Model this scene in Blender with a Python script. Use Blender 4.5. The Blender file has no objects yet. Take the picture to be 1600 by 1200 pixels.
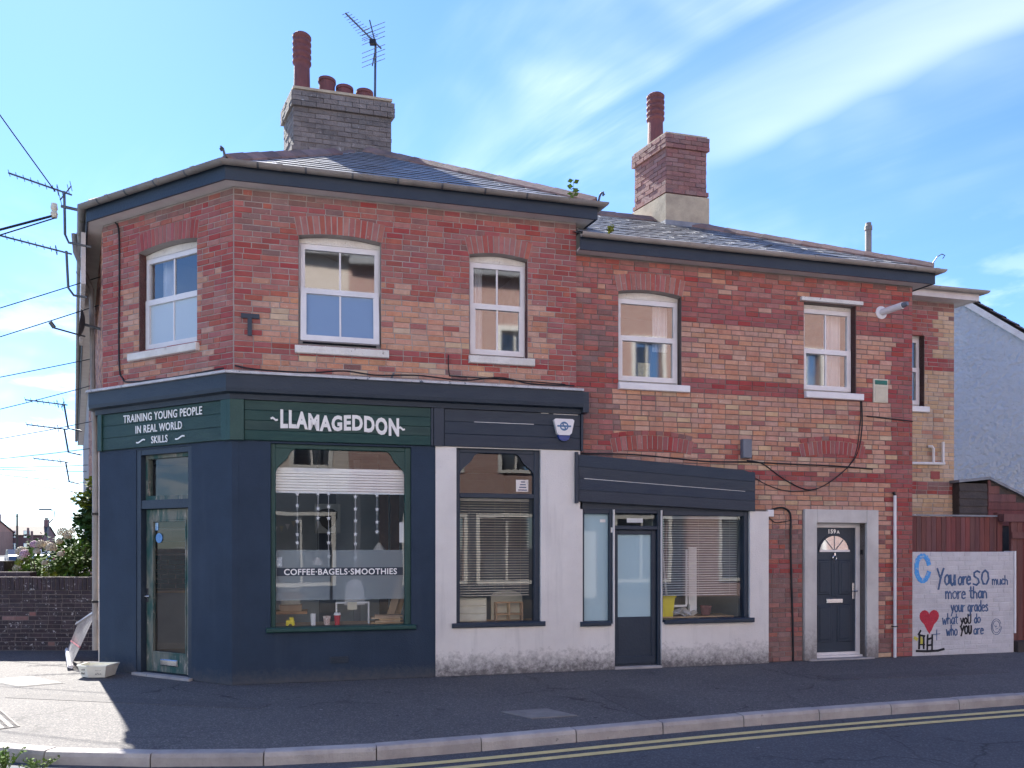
import bpy, bmesh, math, random
from mathutils import Vector, Matrix
random.seed(7)
R = math.radians
scn = bpy.context.scene
col = scn.collection

# ------------------------------------------------------------------ camera
cam_d = bpy.data.cameras.new('camera'); cam = bpy.data.objects.new('camera', cam_d); col.objects.link(cam)
cam.location = (0, 0, 1.66); cam.rotation_euler = (R(90), 0, 0)
cam_d.sensor_width = 36; cam_d.lens = 27.05; cam_d.shift_y = 0.1594
cam_d.clip_start = 0.05; cam_d.clip_end = 3000
scn.camera = cam
scn.render.resolution_x = 1024; scn.render.resolution_y = 768

# ------------------------------------------------------------------ world and sun
SUN_V = Vector((-0.64, 1.0, 1.0)).normalized()
SUN_EL = math.asin(SUN_V.z); SUN_AZ = math.atan2(SUN_V.x, SUN_V.y)
world = bpy.data.worlds.new('World'); scn.world = world; world.use_nodes = True
nt = world.node_tree; nt.nodes.clear()
def N(t, typ, **kw):
    n = t.nodes.new(typ)
    for k, v in kw.items():
        if k in n.inputs: n.inputs[k].default_value = v
        else: setattr(n, k, v)
    return n
out = N(nt, 'ShaderNodeOutputWorld'); bg = N(nt, 'ShaderNodeBackground')
sky = N(nt, 'ShaderNodeTexSky', sky_type='NISHITA', sun_disc=False)
sky.sun_elevation = SUN_EL; sky.sun_rotation = SUN_AZ
sky.altitude = 20; sky.air_density = 1.0; sky.dust_density = 0.07; sky.ozone_density = 3.0
tc = N(nt, 'ShaderNodeTexCoord')
sep = N(nt, 'ShaderNodeSeparateXYZ'); nt.links.new(tc.outputs['Generated'], sep.inputs[0])
def M2(t, op, a, b=None, c=None, clamp=False):
    m = t.nodes.new('ShaderNodeMath'); m.operation = op; m.use_clamp = clamp
    for i, v in enumerate((a, b, c)):
        if v is None: continue
        if isinstance(v, (int, float)): m.inputs[i].default_value = v
        else: t.links.new(v, m.inputs[i])
    return m.outputs[0]
def ramp(t, fac, stops, interp='EASE'):
    r = t.nodes.new('ShaderNodeValToRGB'); r.color_ramp.interpolation = interp
    e = r.color_ramp.elements
    while len(e) < len(stops): e.new(0.5)
    for el, (p, c) in zip(e, stops):
        el.position = p; el.color = (c, c, c, 1) if isinstance(c, (int, float)) else (*c, 1)
    t.links.new(fac, r.inputs[0]); return r.outputs[0]
def mixc(t, fac, a, b, mode='MIX'):
    m = t.nodes.new('ShaderNodeMix'); m.data_type = 'RGBA'; m.blend_type = mode
    for i, v in ((0, fac), (6, a), (7, b)):
        if isinstance(v, (int, float)): m.inputs[i].default_value = v if i == 0 else (v, v, v, 1)
        elif isinstance(v, tuple): m.inputs[i].default_value = (*v, 1)
        else: t.links.new(v, m.inputs[i])
    return m.outputs[2]
den = M2(nt, 'ADD', M2(nt, 'MAXIMUM', sep.outputs[2], 0.0), 0.16)
cx = M2(nt, 'DIVIDE', sep.outputs[0], den); cy = M2(nt, 'DIVIDE', sep.outputs[1], den)
cmb = N(nt, 'ShaderNodeCombineXYZ'); nt.links.new(cx, cmb.inputs[0]); nt.links.new(cy, cmb.inputs[1])
mr = N(nt, 'ShaderNodeMapping'); mr.inputs['Rotation'].default_value = (0, 0, R(135)); nt.links.new(cmb.outputs[0], mr.inputs[0])
mp = N(nt, 'ShaderNodeMapping'); mp.inputs['Scale'].default_value = (2.1, 0.45, 1); mp.inputs['Location'].default_value = (1.3, 0.55, 0)
nt.links.new(mr.outputs[0], mp.inputs[0])
n1 = N(nt, 'ShaderNodeTexNoise', Scale=1.1, Detail=7.0, Roughness=0.56, Distortion=0.5); nt.links.new(mp.outputs[0], n1.inputs['Vector'])
n2 = N(nt, 'ShaderNodeTexNoise', Scale=0.9, Detail=4.0, Roughness=0.6, Distortion=0.3); nt.links.new(cmb.outputs[0], n2.inputs['Vector'])
cl = M2(nt, 'MULTIPLY', ramp(nt, n1.outputs['Fac'], [(0.46, 0.0), (0.80, 1.0)]), ramp(nt, n2.outputs['Fac'], [(0.42, 0.05), (0.68, 1.0)]))
n3 = N(nt, 'ShaderNodeTexNoise', Scale=3.2, Detail=6.0, Roughness=0.55); nt.links.new(cmb.outputs[0], n3.inputs['Vector'])
low = M2(nt, 'MULTIPLY', ramp(nt, n3.outputs['Fac'], [(0.46, 0.0), (0.62, 1.0)]), ramp(nt, sep.outputs[2], [(0.05, 1.0), (0.4, 0.0)]))
# one long cirrus streak crossing the sky, feathered by the same noise
acr = M2(nt, 'MULTIPLY', M2(nt, 'ADD', cx, cy), 0.7071); alo = M2(nt, 'MULTIPLY', M2(nt, 'SUBTRACT', cx, cy), 0.7071)
wrp = M2(nt, 'ADD', acr, M2(nt, 'MULTIPLY', M2(nt, 'SUBTRACT', n2.outputs['Fac'], 0.5), 0.16))
band = M2(nt, 'MULTIPLY', ramp(nt, M2(nt, 'SUBTRACT', wrp, 0.6), [(0.40, 0.0), (0.60, 0.8), (0.68, 1.0), (0.76, 0.0)]), ramp(nt, M2(nt, 'ADD', alo, 1.2), [(0.25, 0.0), (0.55, 0.8), (0.95, 1.0)]))
band = M2(nt, 'MULTIPLY', band, ramp(nt, n1.outputs['Fac'], [(0.36, 0.0), (0.66, 1.0)]))
cl = M2(nt, 'MAXIMUM', M2(nt, 'MULTIPLY', cl, 0.62), M2(nt, 'MAXIMUM', M2(nt, 'MULTIPLY', low, 0.6), M2(nt, 'MULTIPLY', band, 0.30)))
tint = mixc(nt, 1.0, sky.outputs[0], (0.69, 0.87, 1.15), 'MULTIPLY')
skyc = mixc(nt, cl, tint, (8.5, 9.0, 9.6))
nt.links.new(skyc, bg.inputs[0]); bg.inputs[1].default_value = 0.067
nt.links.new(bg.outputs[0], out.inputs[0])
sun_d = bpy.data.lights.new('sun', 'SUN'); sun_d.energy = 5.0; sun_d.angle = R(0.53); sun_d.color = (1.0, 0.95, 0.87)
sun = bpy.data.objects.new('sun', sun_d); col.objects.link(sun); sun.location = (-12, 20, 25)
sun.rotation_euler = SUN_V.to_track_quat('Z', 'Y').to_euler()
vs = scn.view_settings; vs.view_transform = 'Standard'; vs.look = 'None'; vs.gamma = 1.0; vs.exposure = 1.94; vs.use_curve_mapping = False

# ------------------------------------------------------------------ frames: (along, outward, up) -> world
class Frame:
    def __init__(s, ox, oy, dx, dy, oz=0.0):
        l = math.hypot(dx, dy); s.o = Vector((ox, oy, oz)); s.d = Vector((dx/l, dy/l, 0)); s.n = Vector((dy/l, -dx/l, 0)); s.a = math.atan2(dy, dx)
    def __call__(s, a, n, z): return s.o + s.d*a + s.n*n + Vector((0, 0, z))
class WF:
    a = 0.0
    def __call__(s, x, y, z): return Vector((x, y, z))
W = WF()
DM = (0.9703, 0.2419); DS = (-0.495, 0.869)
C0 = Vector((-3.3666, 9.3, 0))
M = Frame(C0.x, C0.y, *DM)
L0 = C0 + Vector((-0.887, 0.462, 0))*2.46
C = Frame(L0.x, L0.y, 0.887, -0.462)
A = Frame(C0.x - 0.06*DM[1], C0.y + 0.06*DM[0], *DM)      # the lower house, set back 6 cm
S0 = L0 + Vector((*DS, 0))*26
S = Frame(S0.x, S0.y, 0.495, -0.869)                       # side street wall, ends at L0 (s = 26)
RD = Vector((-0.40, 0.917, 0)).normalized()

# ------------------------------------------------------------------ mesh collector
class MB:
    def __init__(s): s.v = []; s.f = []; s.m = []
    def add(s, pts, faces, mi=0):
        b = len(s.v); s.v += [tuple(p) for p in pts]
        for f in faces: s.f.append(tuple(b+i for i in f)); s.m.append(mi)
        return s
    def box(s, fr, a0, a1, n0, n1, z0, z1, mi=0):
        p = [fr(a, n, z) for z in (z0, z1) for n in (n0, n1) for a in (a0, a1)]
        return s.add(p, [(0,1,3,2), (4,6,7,5), (0,4,5,1), (2,3,7,6), (0,2,6,4), (1,5,7,3)], mi)
    def bbox(s, fr, a0, a1, n0, n1, z0, z1, b=0.006, mi=0):
        # box whose outer (n1) face is chamfered
        p = [fr(a0,n0,z0), fr(a1,n0,z0), fr(a1,n0,z1), fr(a0,n0,z1),
             fr(a0,n1-b,z0), fr(a1,n1-b,z0), fr(a1,n1-b,z1), fr(a0,n1-b,z1),
             fr(a0+b,n1,z0+b), fr(a1-b,n1,z0+b), fr(a1-b,n1,z1-b), fr(a0+b,n1,z1-b)]
        return s.add(p, [(0,1,2,3), (0,4,5,1), (1,5,6,2), (2,6,7,3), (3,7,4,0), (4,8,9,5), (5,9,10,6), (6,10,11,7), (7,11,8,4), (8,11,10,9)], mi)
    def prism(s, fr, poly, n0, n1, mi=0):
        k = len(poly); p = [fr(a, n0, z) for a, z in poly] + [fr(a, n1, z) for a, z in poly]
        f = [tuple(range(k)), tuple(range(2*k-1, k-1, -1))] + [(i, (i+1) % k, k+(i+1) % k, k+i) for i in range(k)]
        return s.add(p, f, mi)
    def slab(s, poly, z0, z1, mi=0):
        k = len(poly); p = [(x, y, z0) for x, y in poly] + [(x, y, z1) for x, y in poly]
        f = [tuple(range(k-1, -1, -1)), tuple(range(k, 2*k))] + [(i, (i+1) % k, k+(i+1) % k, k+i) for i in range(k)]
        return s.add(p, f, mi)
    def quad(s, *pts, mi=0): return s.add(pts, [tuple(range(len(pts)))], mi)
    def tube(s, pts, r, seg=7, mi=0, cap=True):
        pts = [Vector(p) for p in pts]; rs = r if isinstance(r, (list, tuple)) else [r]*len(pts)
        rings = []; up = Vector((0.13, 0.21, 1)).normalized()
        for i, p in enumerate(pts):
            t = (pts[min(i+1, len(pts)-1)] - pts[max(i-1, 0)]).normalized()
            if abs(t.dot(up)) > 0.96: u = t.cross(Vector((1, 0.2, 0))).normalized()
            else: u = t.cross(up).normalized()
            w = t.cross(u)
            rings.append([p + (u*math.cos(2*math.pi*k/seg) + w*math.sin(2*math.pi*k/seg))*rs[i] for k in range(seg)])
        b = len(s.v)
        for rg in rings: s.v += [tuple(q) for q in rg]
        for i in range(len(pts)-1):
            for k in range(seg):
                k2 = (k+1) % seg
                s.f.append((b+i*seg+k, b+i*seg+k2, b+(i+1)*seg+k2, b+(i+1)*seg+k)); s.m.append(mi)
        if cap:
            s.f.append(tuple(b+k for k in range(seg-1, -1, -1))); s.m.append(mi)
            e = b+(len(pts)-1)*seg; s.f.append(tuple(e+k for k in range(seg))); s.m.append(mi)
        return s
    def lathe(s, c, prof, seg=16, mi=0, ax=None):
        c = Vector(c); X, Y, Z = (Vector((1,0,0)), Vector((0,1,0)), Vector((0,0,1))) if ax is None else ax
        b = len(s.v)
        for r, z in prof:
            for k in range(seg):
                a = 2*math.pi*k/seg; s.v.append(tuple(c + X*(r*math.cos(a)) + Y*(r*math.sin(a)) + Z*z))
        for i in range(len(prof)-1):
            for k in range(seg):
                k2 = (k+1) % seg; s.f.append((b+i*seg+k, b+i*seg+k2, b+(i+1)*seg+k2, b+(i+1)*seg+k)); s.m.append(mi)
        return s
    def sweep(s, path, prof, closed=True, mi=0, caps=True):
        # path: xy points, outward = right of travel; prof: (outward, z) points
        k = len(prof); b = len(s.v); P = [Vector((p[0], p[1], 0)) for p in path]
        for i, p in enumerate(P):
            ns = []
            if i > 0: d = (P[i]-P[i-1]).normalized(); ns.append(Vector((d.y, -d.x, 0)))
            if i < len(P)-1: d = (P[i+1]-P[i]).normalized(); ns.append(Vector((d.y, -d.x, 0)))
            m = ns[0] if len(ns) == 1 else (ns[0]+ns[1]) / (1 + ns[0].dot(ns[1]))
            for n, z in prof: s.v.append((p.x+m.x*n, p.y+m.y*n, z))
        for i in range(len(P)-1):
            for j in range(k if closed else k-1):
                j2 = (j+1) % k
                s.f.append((b+i*k+j, b+i*k+j2, b+(i+1)*k+j2, b+(i+1)*k+j)); s.m.append(mi)
        if caps and closed:
            s.f.append(tuple(b+j for j in range(k-1, -1, -1))); s.m.append(mi)
            e = b+(len(P)-1)*k; s.f.append(tuple(e+j for j in range(k))); s.m.append(mi)
        return s

WL = {}
def tag(o, label=None, cat=None, group=None, kind=None):
    if label: o['label'] = label
    if cat: o['category'] = cat
    if group: o['group'] = group
    if kind: o['kind'] = kind
    return o
def thing(name, label, cat, loc, group=None):
    o = bpy.data.objects.new(name, None); col.objects.link(o); o.location = loc; o.empty_display_size = 0.2
    WL[o.name] = Vector(loc); return tag(o, label, cat, group)
def mesh_of(mb, mats, name, org, smooth=False, recalc=True):
    me = bpy.data.meshes.new(name)
    me.from_pydata([(x-org.x, y-org.y, z-org.z) for x, y, z in mb.v], [], mb.f)
    for m in (mats if isinstance(mats, (list, tuple)) else [mats]): me.materials.append(m)
    if any(mb.m): me.polygons.foreach_set('material_index', mb.m)
    if recalc:
        bm = bmesh.new(); bm.from_mesh(me); bmesh.ops.recalc_face_normals(bm, faces=bm.faces); bm.to_mesh(me); bm.free()
    if smooth: me.polygons.foreach_set('use_smooth', [True]*len(me.polygons))
    me.update(); return me
def obj(name, mb, mats, parent=None, smooth=False, label=None, cat=None, group=None, kind=None, recalc=True):
    xs, ys, zs = zip(*mb.v)
    org = Vector(((min(xs)+max(xs))/2, (min(ys)+max(ys))/2, min(zs)))
    o = bpy.data.objects.new(name, mesh_of(mb, mats, name, org, smooth, recalc)); col.objects.link(o)
    if parent is not None: o.parent = parent; o.location = org - WL[parent.name]
    else: o.location = org
    WL[o.name] = org
    return tag(o, label, cat, group, kind)
def inst(name, me, parent, wloc, rz=0.0, scale=(1,1,1), eul=None):
    o = bpy.data.objects.new(name, me); col.objects.link(o); o.parent = parent
    o.location = Vector(wloc) - (WL[parent.name] if parent is not None else Vector((0,0,0)))
    o.rotation_euler = eul if eul is not None else (0, 0, rz); o.scale = scale; WL[o.name] = Vector(wloc); return o

# ------------------------------------------------------------------ materials
def new_mat(name):
    m = bpy.data.materials.new(name); m.use_nodes = True; t = m.node_tree; t.nodes.clear()
    o = t.nodes.new('ShaderNodeOutputMaterial'); b = t.nodes.new('ShaderNodeBsdfPrincipled'); t.links.new(b.outputs[0], o.inputs[0])
    return m, t, b
def mk(name, c1, c2=None, scale=6.0, rough=0.75, bump=0.0, bscale=40.0, spec=0.4, metal=0.0, fleck=None, fscale=30.0, famt=0.62, stretch=(1,1,1), island=0.0, lo=0.35, hi=0.65, stain=0.0):
    m, t, b = new_mat(name)
    g = N(t, 'ShaderNodeNewGeometry'); mp = N(t, 'ShaderNodeMapping'); mp.inputs['Scale'].default_value = stretch
    t.links.new(g.outputs['Position'], mp.inputs[0]); P = mp.outputs[0]
    c2 = c2 or tuple(x*0.8 for x in c1)
    nz = N(t, 'ShaderNodeTexNoise', Scale=scale, Detail=6.0, Roughness=0.62); t.links.new(P, nz.inputs['Vector'])
    colr = mixc(t, ramp(t, nz.outputs['Fac'], [(lo, 0.0), (hi, 1.0)], 'LINEAR'), c1, c2)
    if fleck:
        f = N(t, 'ShaderNodeTexNoise', Scale=fscale, Detail=4.0, Roughness=0.7); t.links.new(P, f.inputs['Vector'])
        colr = mixc(t, ramp(t, f.outputs['Fac'], [(famt, 0.0), (famt+0.06, 1.0)], 'LINEAR'), colr, fleck)
    if stain:
        sm = N(t, 'ShaderNodeMapping'); sm.inputs['Scale'].default_value = (1.6,1.6,0.45); t.links.new(g.outputs['Position'], sm.inputs[0])
        sn = N(t, 'ShaderNodeTexNoise', Scale=1.3, Detail=7.0, Roughness=0.7); t.links.new(sm.outputs[0], sn.inputs['Vector'])
        colr = mixc(t, M2(t, 'MULTIPLY', ramp(t, sn.outputs['Fac'], [(0.47, 0.0), (0.68, 1.0)], 'LINEAR'), stain), colr, (0.13,0.085,0.08))
    if island:
        oi = N(t, 'ShaderNodeObjectInfo')
        rnd = M2(t, 'FRACT', M2(t, 'ADD', g.outputs['Random Per Island'], oi.outputs['Random']))
        hs = N(t, 'ShaderNodeHueSaturation')
        t.links.new(M2(t, 'ADD', M2(t, 'MULTIPLY', rnd, island*2), 1-island), hs.inputs['Value'])
        t.links.new(M2(t, 'ADD', M2(t, 'MULTIPLY', M2(t, 'FRACT', M2(t, 'MULTIPLY', rnd, 7.31)), 0.014), 0.493), hs.inputs['Hue'])
        t.links.new(M2(t, 'ADD', M2(t, 'MULTIPLY', M2(t, 'FRACT', M2(t, 'MULTIPLY', rnd, 13.7)), 0.3), 0.85), hs.inputs['Saturation'])
        t.links.new(colr, hs.inputs['Color']); colr = hs.outputs[0]
    t.links.new(colr, b.inputs['Base Color'])
    b.inputs['Roughness'].default_value = rough; b.inputs['Specular IOR Level'].default_value = spec; b.inputs['Metallic'].default_value = metal
    if bump:
        bn = N(t, 'ShaderNodeTexNoise', Scale=bscale, Detail=5.0, Roughness=0.6); t.links.new(P, bn.inputs['Vector'])
        bp = N(t, 'ShaderNodeBump', Strength=bump, Distance=0.02); t.links.new(bn.outputs['Fac'], bp.inputs['Height']); t.links.new(bp.outputs[0], b.inputs['Normal'])
    return m
MT = {}
MT['brick_red'] = mk('brick_red', (0.41,0.148,0.122), (0.33,0.112,0.095), 9, 0.85, 0.5, 60, fleck=(0.48,0.30,0.26), fscale=26, famt=0.63, island=0.09, stain=0.26)
MT['brick_deep'] = mk('brick_deep', (0.36,0.098,0.088), (0.3,0.08,0.075), 9, 0.85, 0.4, 60, island=0.09, stain=0.26)
MT['brick_peach'] = mk('brick_peach', (0.56,0.315,0.225), (0.48,0.245,0.17), 11, 0.88, 0.6, 60, fleck=(0.56,0.41,0.33), fscale=24, famt=0.63, island=0.1, stain=0.26)
MT['brick_buff'] = mk('brick_buff', (0.6,0.43,0.29), (0.53,0.36,0.235), 11, 0.88, 0.6, 60, fleck=(0.28,0.18,0.15), fscale=22, famt=0.68, island=0.1, stain=0.26)
MT['brick_soot'] = mk('brick_soot', (0.28,0.15,0.135), (0.215,0.118,0.11), 9, 0.9, 0.6, 60, fleck=(0.33,0.20,0.18), fscale=20, famt=0.62, island=0.14)
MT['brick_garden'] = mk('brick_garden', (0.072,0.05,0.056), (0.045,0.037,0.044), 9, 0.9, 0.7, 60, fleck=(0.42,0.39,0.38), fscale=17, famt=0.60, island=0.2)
MT['brick_white'] = mk('brick_white', (0.60,0.585,0.60), (0.52,0.51,0.53), 5, 0.7, 0.5, 50, fleck=(0.36,0.33,0.34), fscale=9, famt=0.72, island=0.05)
MT['brick_chim'] = mk('brick_chim', (0.225,0.195,0.18), (0.135,0.12,0.115), 4, 0.92, 0.9, 40, fleck=(0.36,0.34,0.34), fscale=7, famt=0.62, island=0.2)
MT['mortar'] = mk('mortar', (0.42,0.375,0.35), (0.29,0.25,0.235), 3.5, 0.95, 0.6, 80)
MT['mortar_dark'] = mk('mortar_dark', (0.24,0.2,0.185), (0.16,0.135,0.125), 4, 0.95, 0.6, 80)
MT['reveal'] = mk('reveal_brick', (0.20,0.075,0.07), (0.13,0.058,0.058), 14, 0.9, 0.6, 50, fleck=(0.26,0.2,0.19), fscale=16, famt=0.6)
MT['navy'] = mk('navy_paint', (0.019,0.032,0.054), (0.026,0.04,0.062), 2.2, 0.5, 0.25, 26, fleck=(0.14,0.155,0.18), fscale=19, famt=0.74)
MT['navy_wall'] = mk('navy_masonry_paint', (0.022,0.038,0.066), (0.017,0.03,0.053), 1.1, 0.55, 0.35, 60, fleck=(0.16,0.18,0.21), fscale=15, famt=0.765)
MT['navy_plank'] = mk('navy_plank_paint', (0.019,0.032,0.054), (0.029,0.042,0.062), 3, 0.48, 0.4, 22, stretch=(1,1,5), fleck=(0.09,0.1,0.12), fscale=7, famt=0.74, island=0.05)
MT['green'] = mk('green_paint', (0.012,0.052,0.048), (0.02,0.068,0.06), 4, 0.5, 0.3, 30, fleck=(0.20,0.24,0.20), fscale=12, famt=0.72)
MT['green_plank'] = mk('green_plank_paint', (0.011,0.046,0.043), (0.024,0.066,0.056), 2.6, 0.55, 0.45, 24, stretch=(1,1,5), fleck=(0.12,0.15,0.12), fscale=6, famt=0.70, island=0.05)
MT['green_worn'] = mk('worn_green_paint', (0.025,0.085,0.078), (0.16,0.17,0.145), 7, 0.65, 0.5, 30, stretch=(1,1,0.3), fleck=(0.33,0.30,0.26), fscale=14, famt=0.60, lo=0.42, hi=0.56)
MT['render'] = mk('white_render', (0.74,0.71,0.69), (0.66,0.63,0.61), 1.6, 0.85, 0.35, 70, fleck=(0.30,0.28,0.29), fscale=5, famt=0.75)
MT['stone'] = mk('pale_stone', (0.60,0.58,0.55), (0.44,0.42,0.41), 3, 0.85, 0.4, 40, fleck=(0.22,0.2,0.2), fscale=6, famt=0.68)
MT['upvc'] = mk('upvc_white', (0.76,0.74,0.74), (0.66,0.64,0.64), 3, 0.35, 0.0, spec=0.5)
MT['old_white'] = mk('flaking_white_paint', (0.74,0.72,0.68), (0.62,0.59,0.55), 5, 0.7, 0.5, 40, fleck=(0.25,0.20,0.17), fscale=16, famt=0.64)
MT['soffit'] = mk('soffit_paint', (0.68,0.65,0.63), (0.58,0.54,0.53), 3, 0.7, 0.3, 30, fleck=(0.3,0.24,0.2), fscale=8, famt=0.70)
MT['gutter'] = mk('gutter_grey', (0.24,0.22,0.205), (0.17,0.155,0.145), 4, 0.6, 0.3, 50, fleck=(0.15,0.14,0.10), fscale=7, famt=0.62)
MT['gutter_pale'] = mk('gutter_pale', (0.34,0.305,0.28), (0.26,0.235,0.215), 4, 0.55, 0.2, 50, fleck=(0.22,0.19,0.16), fscale=7, famt=0.66)
MT['slate'] = mk('slate', (0.28,0.285,0.3), (0.2,0.205,0.215), 5, 0.42, 0.35, 40, fleck=(0.30,0.30,0.27), fscale=11, famt=0.74, island=0.2)
MT['ridge'] = mk('ridge_tile', (0.26,0.17,0.145), (0.18,0.125,0.11), 5, 0.85, 0.5, 40, fleck=(0.36,0.33,0.26), fscale=10, famt=0.66, island=0.2)
MT['lead'] = mk('lead', (0.26,0.27,0.29), (0.17,0.18,0.20), 5, 0.55, 0.4, 30, fleck=(0.55,0.55,0.55), fscale=8, famt=0.66)
MT['terracotta'] = mk('terracotta', (0.19,0.066,0.064), (0.14,0.054,0.056), 5, 0.75, 0.3, 40, fleck=(0.36,0.25,0.22), fscale=10, famt=0.7)
MT['cement'] = mk('cement_render', (0.5,0.42,0.3), (0.36,0.3,0.22), 4, 0.9, 0.5, 40, fleck=(0.22,0.2,0.18), fscale=6, famt=0.68)
MT['metal'] = mk('aerial_metal', (0.12,0.13,0.15), (0.07,0.08,0.09), 8, 0.45, metal=0.6)
MT['alu'] = mk('aluminium', (0.62,0.62,0.64), (0.48,0.48,0.5), 8, 0.35, metal=0.8)
MT['steel'] = mk('steel', (0.6,0.6,0.62), (0.5,0.5,0.52), 8, 0.25, metal=1.0)
MT['black'] = mk('black_plastic', (0.012,0.013,0.016), (0.02,0.021,0.024), 8, 0.45)
MT['white'] = mk('white_plastic', (0.78,0.77,0.78), (0.70,0.69,0.70), 4, 0.4)
MT['grey_box'] = mk('grey_plastic', (0.16,0.18,0.22), (0.12,0.14,0.17), 6, 0.5)
MT['cream'] = mk('cream_plastic', (0.66,0.62,0.50), (0.56,0.52,0.42), 6, 0.5)
MT['cable'] = mk('cable_black', (0.015,0.016,0.02), None, 5, 0.6)
MT['letter'] = mk('sign_letter_white', (0.84,0.83,0.81), (0.74,0.73,0.71), 9, 0.6, fleck=(0.30,0.34,0.34), fscale=26, famt=0.68)
MT['letter_clean'] = mk('sign_letter_clean', (0.86,0.86,0.85), (0.80,0.80,0.79), 9, 0.5)
MT['wood'] = mk('pine', (0.50,0.33,0.19), (0.38,0.23,0.13), 6, 0.6, 0.2, 30, stretch=(1,1,0.2), island=0.15)
MT['dark_wood'] = mk('dark_wood', (0.10,0.05,0.035), (0.065,0.035,0.027), 6, 0.55, 0.2, 30, stretch=(1,1,0.2))
MT['maroon'] = mk('maroon_board', (0.19,0.068,0.06), (0.13,0.048,0.045), 5, 0.75, 0.5, 34, stretch=(2,2,0.25), fleck=(0.22,0.13,0.12), fscale=10, famt=0.68, island=0.2)
MT['dark_board'] = mk('dark_weatherboard', (0.08,0.066,0.062), (0.055,0.046,0.044), 5, 0.8, 0.5, 30, island=0.2)
MT['plaster'] = mk('interior_plaster', (0.34,0.35,0.37), (0.28,0.29,0.31), 2, 0.9)
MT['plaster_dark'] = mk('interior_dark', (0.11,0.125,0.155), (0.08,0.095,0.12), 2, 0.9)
MT['floor_int'] = mk('interior_floor', (0.16,0.11,0.08), (0.11,0.075,0.055), 3, 0.5)
MT['curtain'] = mk('curtain', (0.62,0.64,0.68), (0.5,0.52,0.57), 5, 0.9)
MT['tub'] = mk('tub_plastic', (0.78,0.77,0.68), (0.70,0.69,0.60), 5, 0.4)
MT['slat'] = mk('blind_slat', (0.72,0.62,0.5), (0.62,0.53,0.43), 5, 0.6)
MT['slat_white'] = mk('white_slat', (0.78,0.78,0.77), (0.70,0.70,0.70), 5, 0.55)
MT['yellow'] = mk('yellow_plastic', (0.80,0.68,0.03), (0.7,0.58,0.03), 5, 0.4)
MT['red'] = mk('red_paint', (0.55,0.02,0.045), (0.42,0.02,0.04), 6, 0.6)
MT['red_wall'] = mk('red_wall_paint', (0.52,0.03,0.055), (0.38,0.025,0.045), 14, 0.7, 0.5, 40, fleck=(0.55,0.35,0.36), fscale=26, famt=0.66)
MT['blue'] = mk('blue_spray', (0.05,0.27,0.68), (0.10,0.38,0.76), 14, 0.7, fleck=(0.45,0.52,0.6), fscale=20, famt=0.57)
MT['ink'] = mk('dark_blue_ink', (0.035,0.085,0.20), (0.08,0.14,0.27), 12, 0.7, fleck=(0.42,0.44,0.50), fscale=34, famt=0.60)
MT['ink_black'] = mk('black_ink', (0.012,0.013,0.018), None, 12, 0.7)
MT['tile_teal'] = mk('teal_tile', (0.012,0.07,0.085), (0.018,0.09,0.10), 8, 0.12, island=0.2)
MT['kerb'] = mk('kerb_concrete', (0.42,0.395,0.38), (0.31,0.29,0.285), 4, 0.9, 0.5, 60, fleck=(0.2,0.19,0.19), fscale=9, famt=0.66, island=0.10)
MT['yellow_line'] = mk('yellow_road_paint', (0.74,0.6,0.26), (0.6,0.49,0.23), 9, 0.8, 0.4, 90, fleck=(0.14,0.13,0.12), fscale=40, famt=0.66)
MT['bark'] = mk('bark', (0.10,0.075,0.055), None, 9, 0.9, 0.6, 30)
MT['leaf'] = mk('leaf', (0.085,0.15,0.035), (0.13,0.2,0.05), 3, 0.75, spec=0.12, island=0.35)
MT['leaf_dark'] = mk('leaf_dark', (0.030,0.075,0.028), (0.05,0.10,0.035), 3, 0.75, spec=0.12, island=0.35)
MT['leaf_gold'] = mk('leaf_gold', (0.22,0.24,0.035), (0.13,0.19,0.035), 3, 0.75, spec=0.12, island=0.3)
MT['petal_pink'] = mk('petal_pink', (0.46,0.3,0.4), (0.4,0.24,0.35), 9, 0.7, island=0.2)
MT['petal_cream'] = mk('petal_cream', (0.5,0.44,0.34), (0.43,0.36,0.27), 9, 0.7, island=0.2)
MT['house_render'] = mk('white_house_render', (0.72,0.77,0.82), (0.66,0.71,0.76), 1.2, 0.9, 1.0, 9)
for nd_ in MT['house_render'].node_tree.nodes:
    if nd_.type == 'BUMP': nd_.inputs['Distance'].default_value = 0.25
MT['slate_edge_shade'] = mk('slate_edge_shade', (0.06,0.062,0.068), (0.04,0.042,0.045), 9, 0.9)  # dark butt-face colour paints in the shadow line of each slate course
MT['roof_tile'] = mk('brown_roof_tile', (0.115,0.07,0.062), (0.08,0.05,0.047), 4, 0.8, 0.4, 30, island=0.25)

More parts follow.
